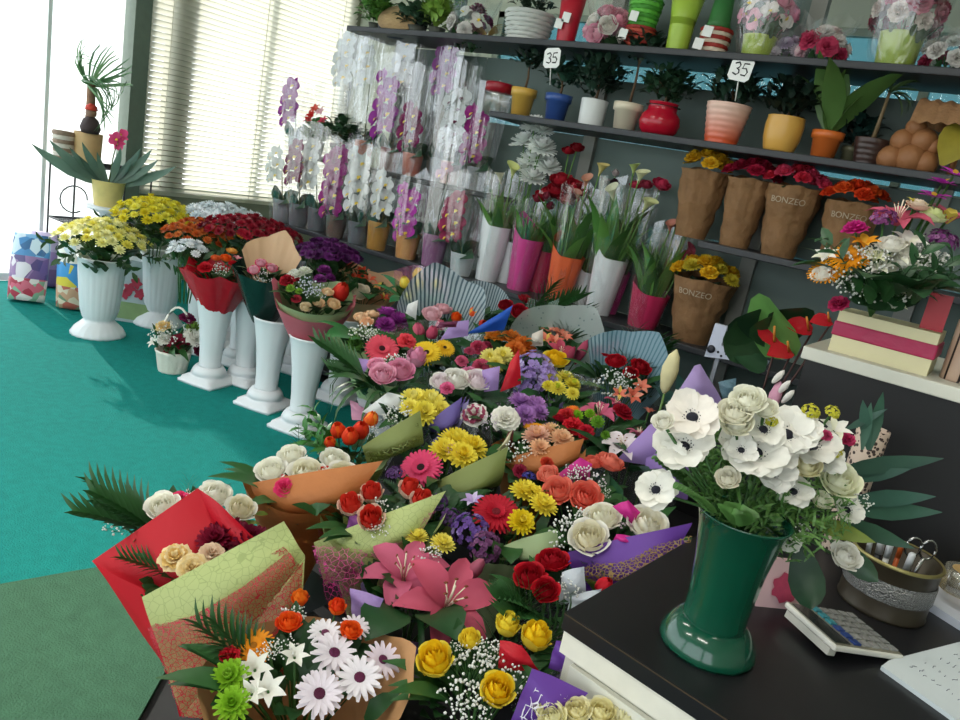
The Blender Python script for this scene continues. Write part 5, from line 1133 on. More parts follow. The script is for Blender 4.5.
bunch('white paper cone with tall white callas', 597, 312, 34, 24, 68, wh2, [('calla', ('#dfe2c4',), -14, 116, 9), ('calla', ('#cfd49a',), 22, 112, 9), ('calla', ('#d8dab0',), 10, 136, 8), ('calla', ('#b8c87a',), 0, 142, 7)], 16, 148, filmR=28)
bunch('rose red paper cone with pale and dusky callas', 641, 326, 38, 28, 42, rs2, [('calla', ('#e0c8b4',), 18, 118, 9), ('calla', ('#8a3a44',), 22, 72, 9), ('calla', ('#b87a6a',), 0, 100, 7), ('calla', ('#7a3040',), 26, 82, 7)], 13, 112, filmR=26)
bunch('white snowball chrysanthemum stems behind the calla cones', 508, 262, 26, 18, 50, wh2, [('mum', ('#eef2ee', '#f6f8f4'), dx, up, r*1.15) for dx, up, r in ((0, 150, 12), (-10, 135, 12), (12, 132, 13), (2, 120, 13), (18, 116, 12), (-6, 112, 11), (8, 104, 12), (10, 148, 9))], 6, 100, y=SYC+.1)
bunch('dark red rose stems behind the orange cone', 540, 272, 26, 18, 50, rs2, [('rose', ('#8a1220', '#a01828'), dx, up, 11) for dx, up in ((0, 96), (10, 92), (-8, 90), (4, 106), (16, 102))]+[('rose', ('#8a1220',), 12, 140, 6), ('rose', ('#9a1626',), 3, 136, 6)], 8, 110, y=SYC+.11, filmR=20)
bunch('pink tulip and dark leaf bunch behind the white callas', 612, 290, 26, 18, 50, mg2, [('rose', ('#b82a4c', '#c83a5c'), 20, 128, 8), ('rose', ('#a83a50',), 8, 126, 6), ('rose', ('#b83a54',), -2, 124, 6)], 9, 124, y=SYC+.11, filmR=20)
bunch('dusky brown rose bunch beside the upper brown paper pots', 655, 300, 26, 18, 46, whp, [('rose', ('#8a7468', '#a08a7c'), 8, 108, 6), ('rose', ('#9a8474',), 18, 118, 5), ('rose', ('#80685e',), 0, 100, 6)], 9, 108, y=SYC+.11, filmR=20)
bunch('film sleeved dark leaf bunch behind the orange cone', 585, 285, 24, 18, 40, wh2, [('bud', ('#b8a8a8',), 0, 128, 5), ('bud', ('#3a1a24',), 6, 118, 6)], 9, 126, y=SYC+.13, filmR=18)

# orchids in film sleeves
spot_pots = ['#8f5a84', '#c9ccd0', '#b98a4a', '#c9702c', '#8a8f94', '#d8d4cc']
def orchid(label, px, py, z, col, fx, fy, n, rpx, potc, hpx, y=SYC, sleeve=True, potw=22, poth=22):
    y += .09 if z == Z3 else -.08; rpx *= 1.2
    """pot stands on the shelf at px; the flower spike reaches fx, fy"""
    p = on(px, py, z, y); k = px_m(p); o = thing('wrapped_orchid', label, 'orchid', p)
    r, h = potw*k/2, poth*k
    part(o, 'pot', MB().lathe(pot_prof('taper', r, h), 22).mesh('pot', mat(potc, rough=.35, name='pot_'+potc.strip('#'))), p)
    tip = aty(fx, fy, y-.03)-p
    st_ = MB(); st_.tube([(0, 0, h*.8), V((tip.x*.35, 0, max(h, tip.z*.5))), V((tip.x*.8, -.01, tip.z+.02)), tip+V((.02, -.02, .06))], [.004, .0035, .003, .002], 5)
    part(o, 'stems', st_.mesh('stems', leaf_m('#4a5a34')), p)
    for i in range(4):
        a = i*1.6+.5; part(o, 'leaf', leaf('broad', '#2c4a34'), p+V((0, 0, h*.85)), aim((math.cos(a), math.sin(a), .55), 0), .14)
    for i in range(n):
        t = i/max(1, n-1); q = p+tip+V(((i % 2-.5)*rpx*k*1.1, -.02-.01*(i % 3), (t-.5)*rpx*k*n*.52))
        flower(o, 'phal', col, q, V(((i % 2-.5)*.5, -1, .15)), rpx*k*RND.uniform(.85, 1.1), RND.uniform(-.3, .3))
    if sleeve:
        R = max(r*1.25, abs(tip.x)+rpx*k*1.6); hh = hpx*k
        wm = wrap_mesh(None, V((0, 0, 1)), V((0, 1, 0)), hh, min(R, .15), rb=r*1.05, back=.02, peaks=((20, .06, 30), (-70, .07, 30), (110, .06, 30), (190, .04, 40)), crease=.04, ncr=5, pw=.6, ph=px, n=20, k=3, jit=.12)
        part(o, 'clear_sleeve', wm.mesh('clear_sleeve', ofilm, False), p)
    return o
P1, P2, P3, W1 = '#8e2a8c', '#8a1c70', '#74124e', '#cfd2d2'
orchid('light purple orchid standing alone before the blind', 296, 140, Z3, (P1,), 292, 104, 8, 7, '#8a8f94', 62, potw=16, poth=14)
orchid('white orchid sleeve at the window end of the upper tier', 345, 148, Z3, (W1,), 347, 62, 8, 8, '#8a8f94', 118)
orchid('white orchid sleeve in the orange pot on the upper tier', 363, 152, Z3, (W1,), 368, 66, 7, 8, '#c05a20', 118, potw=20, poth=24)
orchid('orchid-purple sleeve next to the orange pot', 390, 158, Z3, (P1,), 388, 106, 9, 9, '#8e5a5a', 104)
orchid('magenta orchid sleeve with crossing ribbon', 412, 164, Z3, (P3,), 413, 128, 7, 8, '#b86a5a', 100)
orchid('second white orchid sleeve beside the purple pair', 402, 158, Z3, (W1,), 405, 66, 8, 8, '#8a8f94', 118, y=SYC+.1)
orchid('pale purple orchid high in a wide film sleeve', 440, 160, Z3, ('#8e4a8e',), 447, 70, 8, 8, '#8a8f94', 128, y=SYC+.08)
orchid('speckled white orchid in a tall film sleeve', 450, 172, Z3, ('#c9cccd', '#6a3048'), 456, 124, 10, 8, '#d0a09a', 112)
orchid('dense pink purple orchid beside the snowball chrysanthemums', 476, 178, Z3, (P2,), 477, 138, 9, 8, '#8a8f94', 96)
orchid('pale cream orchid sleeve at the window end of the lower tier', 280, 232, Z4, ('#cdd2cc',), 278, 166, 6, 7, '#8a8f94', 84, y=SYC-.02)
orchid('dark magenta orchid sleeve at the window end of the lower tier', 296, 234, Z4, (P3,), 297, 164, 8, 7, '#6a6f74', 100)
orchid('white orchid sleeve between two magenta ones', 315, 236, Z4, (W1,), 312, 166, 8, 8, '#6a6f74', 98, y=SYC+.05)
orchid('magenta orchid sleeve with white ribbon bow', 334, 240, Z4, (P2,), 336, 184, 10, 9, '#6a5a52', 92)
orchid('white orchid sleeve with long white ribbon', 356, 244, Z4, (W1,), 360, 182, 9, 9, '#6a6f74', 96)
orchid('white orchid sleeve in a gold pot', 376, 246, Z4, (W1,), 386, 196, 7, 8, '#b0833e', 92, poth=28, potw=24)
orchid('purple orchid hanging low over a peach pot', 406, 252, Z4, ('#a8309a',), 409, 214, 9, 8, '#c89058', 78, poth=26, potw=26)
orchid('green-leaved orchid sleeve in a mauve pot', 432, 260, Z4, ('#c8a0b0',), 447, 172, 2, 6, '#8a5880', 128, poth=32, potw=27)
orchid('crimson orchid sleeve in a white pot', 461, 266, Z4, ('#8e1e4a',), 456, 218, 8, 8, '#bfc4c6', 96, poth=22, potw=26)
# red flowered leafy plant beside the lone orchid
potted('red flowered leafy plant in a black pot before the blind', 340, 146, 20, 16, Z3, 'rim', '#22221f', bush(22, 24, 130, 0, seed=41, c='#2c4a2e', ll=.07), y=SYC+.02)
o_ = thing('potted_plant', 'cyclamen with red and pink blooms beside the lone orchid', 'plant', on(316, 142, Z3))
pp = o_.location.copy(); k = px_m(pp)
part(o_, 'pot', MB().lathe(pot_prof('taper', 9*k, 14*k), 20).mesh('pot', mat('#4a5a48', name='pot_green')), pp); part(o_, 'foliage', bushmesh(15*k, 18*k, 70, .5, 42, '#3a6a34', 0, .06), pp+V((0, 0, 12*k)))['kind'] = 'stuff'
for (dx, dz, c_) in ((-6, 38, '#c5281e'), (-2, 44, '#d8584a'), (6, 42, '#e8b8c0'), (12, 34, '#c8405a'), (-9, 33, '#c5281e')): flower(o_, 'alst', (c_, c_), pp+V((dx*k, -.03, dz*k)), (0, -.8, .6), 7*k)
# ornaments at the right end of the second shelf
op = on(905, 172, Z2); k = px_m(op)
o = thing('clay_ornament', 'brown clay ornament of clustered round figures under a thatched roof', 'ornament', op)
m_clay = mat('#8a5c38', rough=.55, var=.2, scale=10., bump=.4, name='brown_clay')
for (dx, dz, r) in ((-16, 10, 13), (2, 12, 15), (16, 10, 12), (-10, 28, 12), (8, 30, 13), (-2, 42, 10), (18, 26, 9)):
    mb = MB(); mb.ball((0, 0, 0), r*k, 0, 14, 10); part(o, 'round_figure', mb.mesh('round_figure', m_clay), op+V((dx*k, -.02+.01*(dz > 20), dz*k)))
mb = MB()
mb.grid(lambda u, v: V(((-30+75*u)*k, -.1+.2*v, (44+26*math.sin(PI*v)*(1-.2*u)+4*u+1.2*math.sin(40*u))*k)), 40, 8)
part(o, 'thatched_roof', mb.mesh('thatched_roof', mat('#8f6a48', rough=.85, var=.3, scale=30., bump=.6, name='thatch')), op+V((24*k, 0, 0)))
part(o, 'roof_post', MB().tube([(0, 0, 0), (0, 0, 66*k)], 3*k, 8).mesh('roof_post', m_clay), op+V((38*k, .02, 0)))
part(o, 'leaf', leaf('broad', '#a89a3a'), op+V((32*k, -.09, 8*k)), aim((.35, -.2, 1), 2.), 48*k)

# ------------------------------------------------------------------ plants and bags by the bright window
m_wire = mat('#3a3a3c', rough=.4, metal=.6, name='black_wire')
ps = atz(100, 292, .008)
rk = thing('plant_stand', 'thin black wire plant stand before the bright window', 'stand', V((-6.05, 3.1, .008)))
base = rk.location.copy()
for (dx, dy) in ((-.2, -.3), (.2, -.3), (-.2, .3), (.2, .3)):
    part(rk, 'leg', MB().tube([(dx, dy, 0), (dx, dy, 1.02)], .008, 6).mesh('leg', m_wire), base)
for z in (.55, 1.0):
    mb = MB().tube([(-.2, -.3, z), (.2, -.3, z), (.2, .3, z), (-.2, .3, z), (-.2, -.3, z)], .007, 6)
    for i in range(7): mb.tube([(-.2+.4*i/6, -.3, z), (-.2+.4*i/6, .3, z)], .005, 4)
    part(rk, 'wire_shelf', mb.mesh('wire_shelf', m_wire), base)
part(rk, 'scroll', MB().tube([(.2, -.3+.1*math.cos(t), .75+.1*math.sin(t)) for t in [i*.35 for i in range(16)]], .006, 6).mesh('scroll', m_wire), base)
# drooping tufted plant in a tan pot
tp = V((-6.05, 2.98, 1.015)); k = px_m(tp)
o = thing('potted_plant', 'drooping tufted palm in a tan pot on the wire stand', 'plant', tp)
part(o, 'pot', MB().lathe(pot_prof('cyl', 13*k, 30*k), 24).mesh('pot', mat('#c2a070', rough=.6, name='tan_pot')), tp)
part(o, 'trunk', MB().tube([(0, 0, 24*k), (.01, 0, 48*k), (0, 0, 76*k)], [.05, .035, .03], 8).mesh('trunk', mat('#8a6a54', rough=.9, bump=.5, name='bark_tan')), tp)
for i in range(46):
    a = i*2.4; part(o, 'leaf', leaf('strap', ['#5f8a5c', '#7aa070', '#4f7a50'][i % 3]), tp+V((0, 0, 74*k)), aim((math.cos(a)*.8, math.sin(a)*.8, RND.uniform(.1, .9)), 0), (62*k, 26*k, RND.uniform(45, 70)*k))
o = thing('clay_figurine', 'small dark figurine with a red cap on the plant pot rim', 'figurine', tp+V((.06, -.02, 30*k)))
q = o.location.copy(); dk = mat('#3a2c2c', rough=.6, name='dark_clay')
part(o, 'body', MB().lathe([(.06, 0), (.075, .04), (.055, .1), (.02, .13)], 14).mesh('body', dk), q); part(o, 'head', MB().ball((0, 0, .15), .04, 0, 10, 8).mesh('head', mat('#8a6a58', name='face_clay')), q); part(o, 'cap', MB().lathe([(.045, .17), (.04, .2), (.01, .22)], 12).mesh('cap', mat('#c23a2a', name='cap_red')), q)
# wicker hanging pot and yellow potted orchid
tp = V((-5.92, 3.2, .575)); tp2 = atx(107, 206, -5.75)
yp = V((-5.75, tp2.y, tp2.z)); k = px_m(yp)
stl = tag(ob('plant_pedestal', MB().lathe([(.15, 0), (.15, .02), (.06, .05), (.05, tp2.z-.06), (.14, tp2.z-.03), (.14, tp2.z-.002)], 24).mesh('plant_pedestal', m_vase), None, (yp.x, yp.y, .008-.008+.0)), 'white pedestal under the yellow potted orchid', 'pedestal')
stl.location = (yp.x, yp.y, .008); stl.scale = (1, 1, (tp2.z-.008)/(tp2.z-.002))
o = thing('potted_plant', 'broad leaved orchid with a pink bloom in a pale yellow pot', 'plant', yp)
part(o, 'pot', MB().lathe(pot_prof('taper', 16*k, 25*k), 26).mesh('pot', mat('#d8c47c', rough=.4, name='pale_yellow_pot')), yp)
for (dx, dz, L) in ((-.7, .7, .5), (.65, .75, .42), (-.35, .9, .52), (.35, .85, .55), (-.55, .8, .42), (.5, .9, .5), (-.2, 1., .4), (.15, 1., .5), (.8, .5, .46), (-.85, .45, .5), (.3, .7, .45), (-.4, .6, .45)):
    lf = leaf_face(o, 'lance', ['#5f7a6c', '#4a665a'][int(L*100) % 2], yp+V((0, 0, 20*k)), yp+V((dx*.25, dx*.62*L*2, 20*k+dz*L*.62)), .6, V((.8, -.5, .6)))
    lf.scale = (lf.scale[0]*1.4, lf.scale[1], lf.scale[2])
for (dx, dz) in ((4, 66), (10, 70), (7, 62)): flower(o, 'phal', ('#d8487e',), yp+V((0, dx*k, dz*k)), (1, -.6, .3), 7*k)
part(o, 'stems', MB().tube([(0, 0, 20*k), (.01, .02, 50*k), (0, 7*k, 66*k)], .005, 5).mesh('stems', leaf_m('#5a6a3a')), yp)
bq = V((-6.12, 2.83, 1.015)); k = px_m(bq)
hp_ = tag(ob('wicker_pot', basket_mesh(11*k, 28*k, '#8a7462', '#c9c0b4').copy(), None, bq), 'small round wicker pot beside the tan plant pot', 'pot')
# bags
def bag(label, px, py, wpx, hpx, mats_, rz, lean, X=None):
    p = atz(px, py, .008); k = px_m(p); w_, h_ = wpx*k, hpx*k
    o = thing('soil_bag', label, 'bag', p)
    q = Quaternion((0, 0, 1), rz) @ Quaternion((1, 0, 0), lean)
    n = len(mats_)
    for i, m in enumerate(mats_):
        mb = MB()
        def fn(u, v):
            a = 2*PI*u; vv = (i+v)/n; puff = math.sin(PI*min(1, .12+.80*vv))**.5
            return V((w_/2*math.cos(a)*(.92+.08*puff), .10*math.sin(a)*puff+.004*math.sin(9*a), h_*vv))
        mb.grid(fn, 24, 4, 0, True)
        if i == 0: mb.face(list(range(24))[::-1])
        if i == n-1: mb.face([4*24+j for j in range(24)])
        part(o, 'bag_panel', mb.mesh('bag_panel', m), p+V((0, 0, .012)), q)
    return o
pm = lambda h: mat(h, rough=.35, var=.25, scale=9., bump=.25, name='bag_print_'+h.strip('#'))
bag('leaning printed bag with blue top and pink foot', 26, 302, 34, 66, [patches('bag_foot_print', ['#d86a80', '#e8e0dc', '#b83a50', '#8ab89a'], 22.), patches('bag_middle_print', ['#7a5a90', '#9a78a8', '#e0d8e0', '#5a4a80'], 12.), patches('bag_top_print', ['#4a8ac0', '#7ab0d8', '#3a6a9a', '#c8dce8'], 16.)], .9, -.22)
bag('upright printed bag with blue and yellow bands', 72, 309, 30, 70, [patches('sack_foot_print', ['#d8a888', '#c86a5a', '#e8d8c0', '#7a9a7a'], 20.), patches('sack_middle_print', ['#2f86c8', '#4a9ad8', '#e8d24a', '#2f86c8'], 9.), patches('sack_top_print', ['#e8e4dc', '#dcd8d0', '#c8d8e0', '#f0ece4'], 14.)], .9, 0.)
bag('purple film wrapped bag behind the other two', 42, 286, 30, 52, [pm('#7a5a8a'), pm('#9a80b0'), pm('#b8a8c8')], .7, -.1)
cb = atz(133, 320, .008); k = px_m(cb)
o = thing('picture_box', 'cardboard box printed with red flowers between the two urns', 'box', cb)
q = Quaternion((0, 0, 1), .75)
part(o, 'box_body', MB().box(-18*k, 18*k, -.08, .08, 0, 62*k).mesh('box_body', mat('#b8c4c8', rough=.5, var=.1, name='box_card'), False), cb, q)
part(o, 'green_band', MB().box(-18.2*k, 18.2*k, -.082, .082, 3*k, 20*k).mesh('green_band', mat('#8fa874', rough=.5, name='box_green'), False), cb, q)
for (dx, dz) in ((-2, 34), (4, 40), (8, 30), (-6, 28)): part(o, 'printed_flower', MB().prism([(5*k*(1+.25*math.cos(5*a))*math.cos(a), 5*k*(1+.25*math.cos(5*a))*math.sin(a)) for a in [i*.314 for i in range(20)]], 0, .002).mesh('printed_flower', mat('#b8344c', name='print_red'), False), cb+q @ V((dx*k, -.083, dz*k)), q @ Quaternion((1, 0, 0), PI/2))

# ------------------------------------------------------------------ black desk
ZD = .8
m_desk = mat('#17171a', rough=.38, var=.25, scale=5., spec=.5, name='desk_black'); m_cream = mat('#d9d6c6', rough=.5, var=.05, scale=3., name='cream_board')
dk_ = thing('desk', 'black topped sales desk with a cream front', 'desk', V((-.3, 1.5, 0)))
A, Bc, Cc, Dc = (-.504, 1.157), (1.05, .99), (1.15, 2.06), (-.445, 2.06)
part(dk_, 'desk_top', MB().prism([A, Bc, Cc, Dc], ZD-.035, ZD).mesh('desk_top', m_desk, False), (0, 0, 0))
part(dk_, 'desk_edge', MB().prism([(A[0]-.001, A[1]-.001), (Bc[0], Bc[1]-.001), (Bc[0], Bc[1]+.02), (A[0]+.02, A[1]+.02)], ZD-.004, ZD-.0025).mesh('desk_edge', mat('#4a3c28', name='edge_line'), False), (0, 0, 0))
part(dk_, 'desk_body', MB().prism([(-.49, 1.175), (1.03, 1.012), (1.12, 2.05), (-.435, 2.05)], 0, ZD-.035).mesh('desk_body', m_cream, False), (0, 0, 0))
part(dk_, 'front_rail', MB().prism([(-.5, 1.164), (1.04, 1.0), (1.04, 1.01), (-.5, 1.174)], ZD-.085, ZD-.036).mesh('front_rail', mat('#e6e2d2', rough=.5, name='rail_cream'), False), (0, 0, 0))
for (xa, xb) in ((-.47, -.20), (-.19, .3)):
    ya, yb = 1.172-(xa+.49)*.107, 1.172-(xb+.49)*.107
    pnl = part(dk_, 'door_panel', MB().prism([(xa, ya-.012), (xb, yb-.012), (xb, yb), (xa, ya)], .06, ZD-.095).mesh('door_panel', mat('#dedccf', rough=.45, var=.04, name='panel_white'), False), (0, 0, 0))
    ob('knob', MB().lathe([(.003, 0), (.003, .012), (.008, .014), (.008, .02), (.001, .022)], 12).mesh('knob', mat('#9a9a98', metal=.9, rough=.3, name='steel_knob')), pnl, V((xa+.035, ya-.012-.0, .62)), aim((0, -1, 0)))
# tall cabinet behind
cb_ = thing('tall_cabinet', 'tall black cabinet with a white top carrying the pink box', 'cabinet', V((.2, 2.3, 0)))
CX, CY, CZ = -.435, 2.09, 1.262
part(cb_, 'cabinet_body', MB().box(CX+.012, 1.3, CY+.012, 2.62, 0, CZ-.034).mesh('cabinet_body', mat('#151516', rough=.5, var=.2, scale=4., name='cabinet_black'), False), (0, 0, 0))
bev(part(cb_, 'cabinet_top', MB().box(CX, 1.3, CY, 2.64, CZ-.034, CZ).mesh('cabinet_top', mat('#d3d2c4', rough=.4, var=.05, scale=3., name='cabinet_white'), False), (0, 0, 0)), .003)

# green vase
VP = atz(706, 645, ZD)
gv = thing('green_vase', 'glossy dark green plastic vase on the desk', 'vase', VP)
m_gv = mat('#0a4a35', rough=.16, var=.1, scale=3., spec=.5, coat=.4, name='green_plastic')
HV = .262
part(gv, 'vase_body', MB().lathe([(.058, .05), (.055, .062), (.056, .1), (.062, .17), (.072, .235), (.079, HV-.004), (.082, HV), (.08, HV+.002), (.074, HV-.006), (.05, .09), (.01, .08)], 40).mesh('vase_body', m_gv), VP)
part(gv, 'vase_foot', MB().lathe([(.083, 0), (.086, .006), (.084, .016), (.076, .034), (.066, .048), (.058, .054), (.05, .056)], 40).mesh('vase_foot', m_gv), VP)
DV = depth(VP+V((0, 0, HV+.08)))
def dplane(D, sx=0., sy=0.): return lambda x, y: CAM+ray(x, y)*((D+sx*(x-750)/100+sy*(480-y)/100)/ray(x, y).dot(FW))
AN = [('anem', (WH,), 683, 441, 25), ('anem', ('#efe9e0',), 692, 411, 24), ('anem', (WH,), 655, 486, 19), ('rose', ('#eeecdf', '#f3f1e6'), 663, 421, 9), ('anem', (WH,), 757, 446, 29), ('anem', ('#ecebe4',), 790, 428, 27), ('rose', ('#efeedd', '#f3f2e2'), 748, 400, 15), ('rose', ('#eae6cf', '#f1efde'), 735, 412, 14), ('rose', ('#eeebd6', '#f3f2e2'), 737, 423, 13), ('anem', ('#f1efe8',), 775, 468, 20), ('anem', (WH,), 815, 440, 24), ('rose', ('#efe6bc', '#f4eecb'), 806, 465, 13), ('rose', ('#eef0cf', '#f2f2d8'), 840, 480, 18), ('anem', (WH,), 795, 488, 17), ('rose', ('#efe9d4', '#f3f0e2'), 728, 478, 10), ('alst', (WH, '#f2f0d8'), 838, 424, 18), ('anem', ('#f0efe8',), 826, 456, 19), ('anem', (WH,), 850, 507, 15), ('rose', (WH, '#f0eee4'), 846, 556, 14), ('carn', ('#c84a78',), 826, 434, 7), ('carn', ('#c83a6a',), 848, 438, 8), ('anem', (WH,), 765, 425, 18), ('anem', ('#f0efe8',), 790, 540, 11), ('statice', ('#c9c43a', '#d8d45a'), 812, 409, 9), ('statice', ('#c9c43a', '#d8d45a'), 834, 410, 8), ('statice', ('#c9c43a', '#d8d45a'), 836, 448, 9), ('statice', ('#c9c43a', '#d8d45a'), 772, 420, 6), ('gyp', ('#f3f3ee', 2), 862, 500, 13), ('gyp', ('#f3f3ee', 1), 800, 530, 12)]
AN = [(*f[:4], f[4]*(1.2 if f[0] in ('anem', 'rose') else 1)) for f in AN]+[('anem', ('#f1efe8',), 742, 447, 17), ('anem', (WH,), 780, 452, 20), ('rose', ('#efeedd', '#f3f2e2'), 765, 408, 13), ('anem', ('#efece4',), 805, 425, 19), ('rose', ('#e8e8c8', '#f0f0dc'), 822, 500, 11), ('anem', (WH,), 672, 452, 15)]
ab = bouquet('white anemones and cream roses with feathery greens in the green vase', AN, None, hit=dplane(DV, .05, -.02), c=(756, 474), tilt=0., Lfix=.17, Rpx=100, dome=.05, face=1.3, greens=(('fern', 5, .5, (70, 180), '#4f7a3c'), ('fern', 5, .5, (-60, 60), '#55803e')), gc='#2f5a34', fill=False)
Pa = dplane(DV)(748, 492)
for (x, y, s) in ((720, 462, .075), (750, 495, .075), (785, 510, .075), (735, 440, .06), (815, 490, .06), (765, 480, .07), (712, 482, .05), (790, 530, .06), (825, 515, .05), (730, 500, .05)):
    q = dplane(DV+.015, .05)(x, y)
    part(ab, 'foliage', leaf('feather', ['#4f7a3a', '#668f48'][(x//5) % 2]), q, aim(CAM-q+V((0, 0, .6)), x), (s, s, .06))['kind'] = 'stuff'
for (x, y, x2, y2, kd, c_, wd) in ((868, 450, 862, 392, 'lance', '#4a7060', 1), (870, 450, 884, 388, 'lance', '#3f6450', 1), (862, 450, 872, 398, 'lance', '#547a68', 1), (850, 480, 905, 470, 'lance', '#234a3c', 1.2), (850, 500, 925, 497, 'lance', '#2a5244', 1.2), (850, 510, 930, 512, 'lance', '#2a5240', 1.2), (840, 520, 905, 545, 'lance', '#234a34', 1.3), (810, 520, 868, 540, 'lance', '#7a8a2c', 1.6), (800, 540, 812, 615, 'broad', '#1f4028', 1), (830, 540, 876, 580, 'broad', '#23442a', .8), (840, 470, 930, 460, 'lance', '#26483a', 1.), (845, 430, 885, 410, 'lance', '#35584a', 1.)):
    a = dplane(DV+.06, .05)(x, y); b = dplane(DV+.04, .05)(x2, y2)
    leaf_face(ab, kd, c_, a, b, wd*.62)
# tall leopard print vase by the cabinet
lp = aty(863, 462, 1.985); lp.z = ZD
lm = pattern('leopard_print', '#c9b5a4', '#3a2a26', 'dots', 90., .42)
tag(ob('patterned_vase', MB().lathe([(.028, 0), (.03, .01), (.034, .2), (.037, .33), (.034, .33), (.02, .05), (.005, .04)], 28).mesh('patterned_vase', lm), None, lp), 'slim leopard print vase behind the white anemones', 'vase')
# card with a pink rose
ca, cbp = atz(755, 606, ZD), atz(806, 611, ZD)
cd_ = thing('greeting_card', 'folded pale pink card printed with a pink rose beside the green vase', 'card', ca)
m_card = mat('#e3bcc0', rough=.5, var=.06, name='pink_card')
ux = (cbp-ca); tl = ux.length; q = Quaternion((0, 0, 1), math.atan2(ux.y, ux.x))
part(cd_, 'front_leaf', MB().prism([(0, 0), (tl, 0), (tl, .105), (0, .105)], -.001, .001).mesh('front_leaf', m_card, False), ca+V((0, 0, .0)), q @ Quaternion((1, 0, 0), math.radians(78)))
part(cd_, 'back_leaf', MB().prism([(0, 0), (tl, 0), (tl, .105), (0, .105)], -.001, .001).mesh('back_leaf', m_card, False), ca+q @ V((0, .043, 0)), q @ Quaternion((1, 0, 0), math.radians(102)))
part(cd_, 'rose_print', MB().prism([((.03+.004*math.cos(7*a))*math.cos(a), (.03+.004*math.cos(7*a))*math.sin(a)) for a in [i*.2618 for i in range(24)]], 0, .0008).mesh('rose_print', mat('#b8405f', rough=.5, var=.3, scale=60., name='rose_print'), False), ca+q @ V((tl*.5, .007, .045))+q @ V((0, -.0025, 0)), q @ Quaternion((1, 0, 0), math.radians(78)))
# calculator
cc = V((-.10, 1.545, ZD)); ang = math.atan2(.150, .108)
cal = thing('calculator', 'white desk calculator with grey keys and a dark screen', 'calculator', cc)
qz = Quaternion((0, 0, 1), ang); qt = qz @ Quaternion((0, 1, 0), math.radians(9))
up_ = V((0, 0, .017))
bev(part(cal, 'calculator_body', MB().box(-.09, .09, -.07, .07, -.006, .006).mesh('calculator_body', mat('#d6d3c8', rough=.35, name='calc_white'), False), cc+up_+V((0, 0, .004)), qt), .004, 3)
part(cal, 'face_plate', MB().box(-.086, .086, -.066, .066, .006, .0072).mesh('face_plate', mat('#8a8674', rough=.4, metal=.3, name='calc_face'), False), cc+up_+V((0, 0, .004)), qt)
part(cal, 'screen', MB().box(-.083, -.045, -.06, .06, .0072, .0088).mesh('screen', mat('#2b302e', rough=.1, name='lcd'), False), cc+up_+V((0, 0, .004)), qt)
kme = MB().box(-.0085, .0085, -.008, .008, 0, .004).mesh('key', mat('#8f8f8c', rough=.5, name='key_grey'), False)
kbl = MB().box(-.0085, .0085, -.008, .008, 0, .004).mesh('key', mat('#27407e', rough=.5, name='key_blue'), False)
kte = MB().box(-.0085, .0085, -.008, .008, 0, .004).mesh('key', mat('#3a8a96', rough=.5, name='key_teal'), False)
for i in range(5):
    for j in range(6):
        if j < 5 or True:
            part(cal, 'key', (kbl if j < 3 else kte) if i == 0 else kme, cc+up_+V((0, 0, .004))+qt @ V((-.026+i*.0245, -.052+j*.0208, .0072)), qt)
part(cal, 'stand_foot', MB().box(-.088, -.07, -.06, .06, -.021, -.006).mesh('stand_foot', mat('#b8b5aa', name='calc_foot'), False), cc+up_+V((0, 0, .004)), qt)
# tin with scissors
tp = atz(880, 604, ZD); tp = V((tp.x, tp.y, ZD)); R_, HT = .088, .125
tn = thing('pen_tin', 'round dark tin with a silver glitter ribbon holding pens', 'tin', tp)
part(tn, 'tin_body', MB().lathe([(R_, 0), (R_+.002, .004), (R_, .008), (R_, HT-.006), (R_+.003, HT-.003), (R_, HT), (R_-.004, HT-.002), (R_-.004, .01), (.01, .008)], 48).mesh('tin_body', mat('#3b3428', rough=.35, var=.12, metal=.3, name='tin_brown')), tp)
part(tn, 'tin_rim', MB().lathe([(R_+.0035, HT-.006), (R_+.005, HT-.002), (R_+.002, HT+.002), (R_-.002, HT)], 48, cap=False).mesh('tin_rim', mat('#9a8f5c', rough=.3, metal=.6, name='tin_gold')), tp)
glm = mat('#8e8e8c', rough=.25, var=.6, scale=300., metal=.7, bump=1., name='silver_glitter', bscale=260.)
part(tn, 'glitter_ribbon', MB().lathe([(R_+.0012, .042), (R_+.003, .046), (R_+.003, .082), (R_+.0012, .086)], 48, cap=False).mesh('glitter_ribbon', glm), tp)
m_steel = mat('#a8a8a8', rough=.2, metal=1., var=.05, name='steel')
def scissors(label, off, rz):
    b = tp+V(off)
    o = thing('scissors', label, 'scissors', b); q = Quaternion((0, 0, 1), rz)
    for s in (-1, 1):
        pts = [(s*.016+.017*math.cos(t)*1., 0, .135+.022*math.sin(t)) for t in [i*2*PI/16 for i in range(17)]]
        part(o, 'handle_loop', MB().tube(pts, .0028, 6).mesh('handle_loop', m_steel), b, q)
        part(o, 'blade', MB().tube([(s*.013, 0, .115), (s*.004, 0, .07), (-s*.003, 0, 0)], [.004, .005, .001], 6).mesh('blade', m_steel), b, q)
scissors('steel scissors with round loops in the tin', (.035, .02, .012), .6)
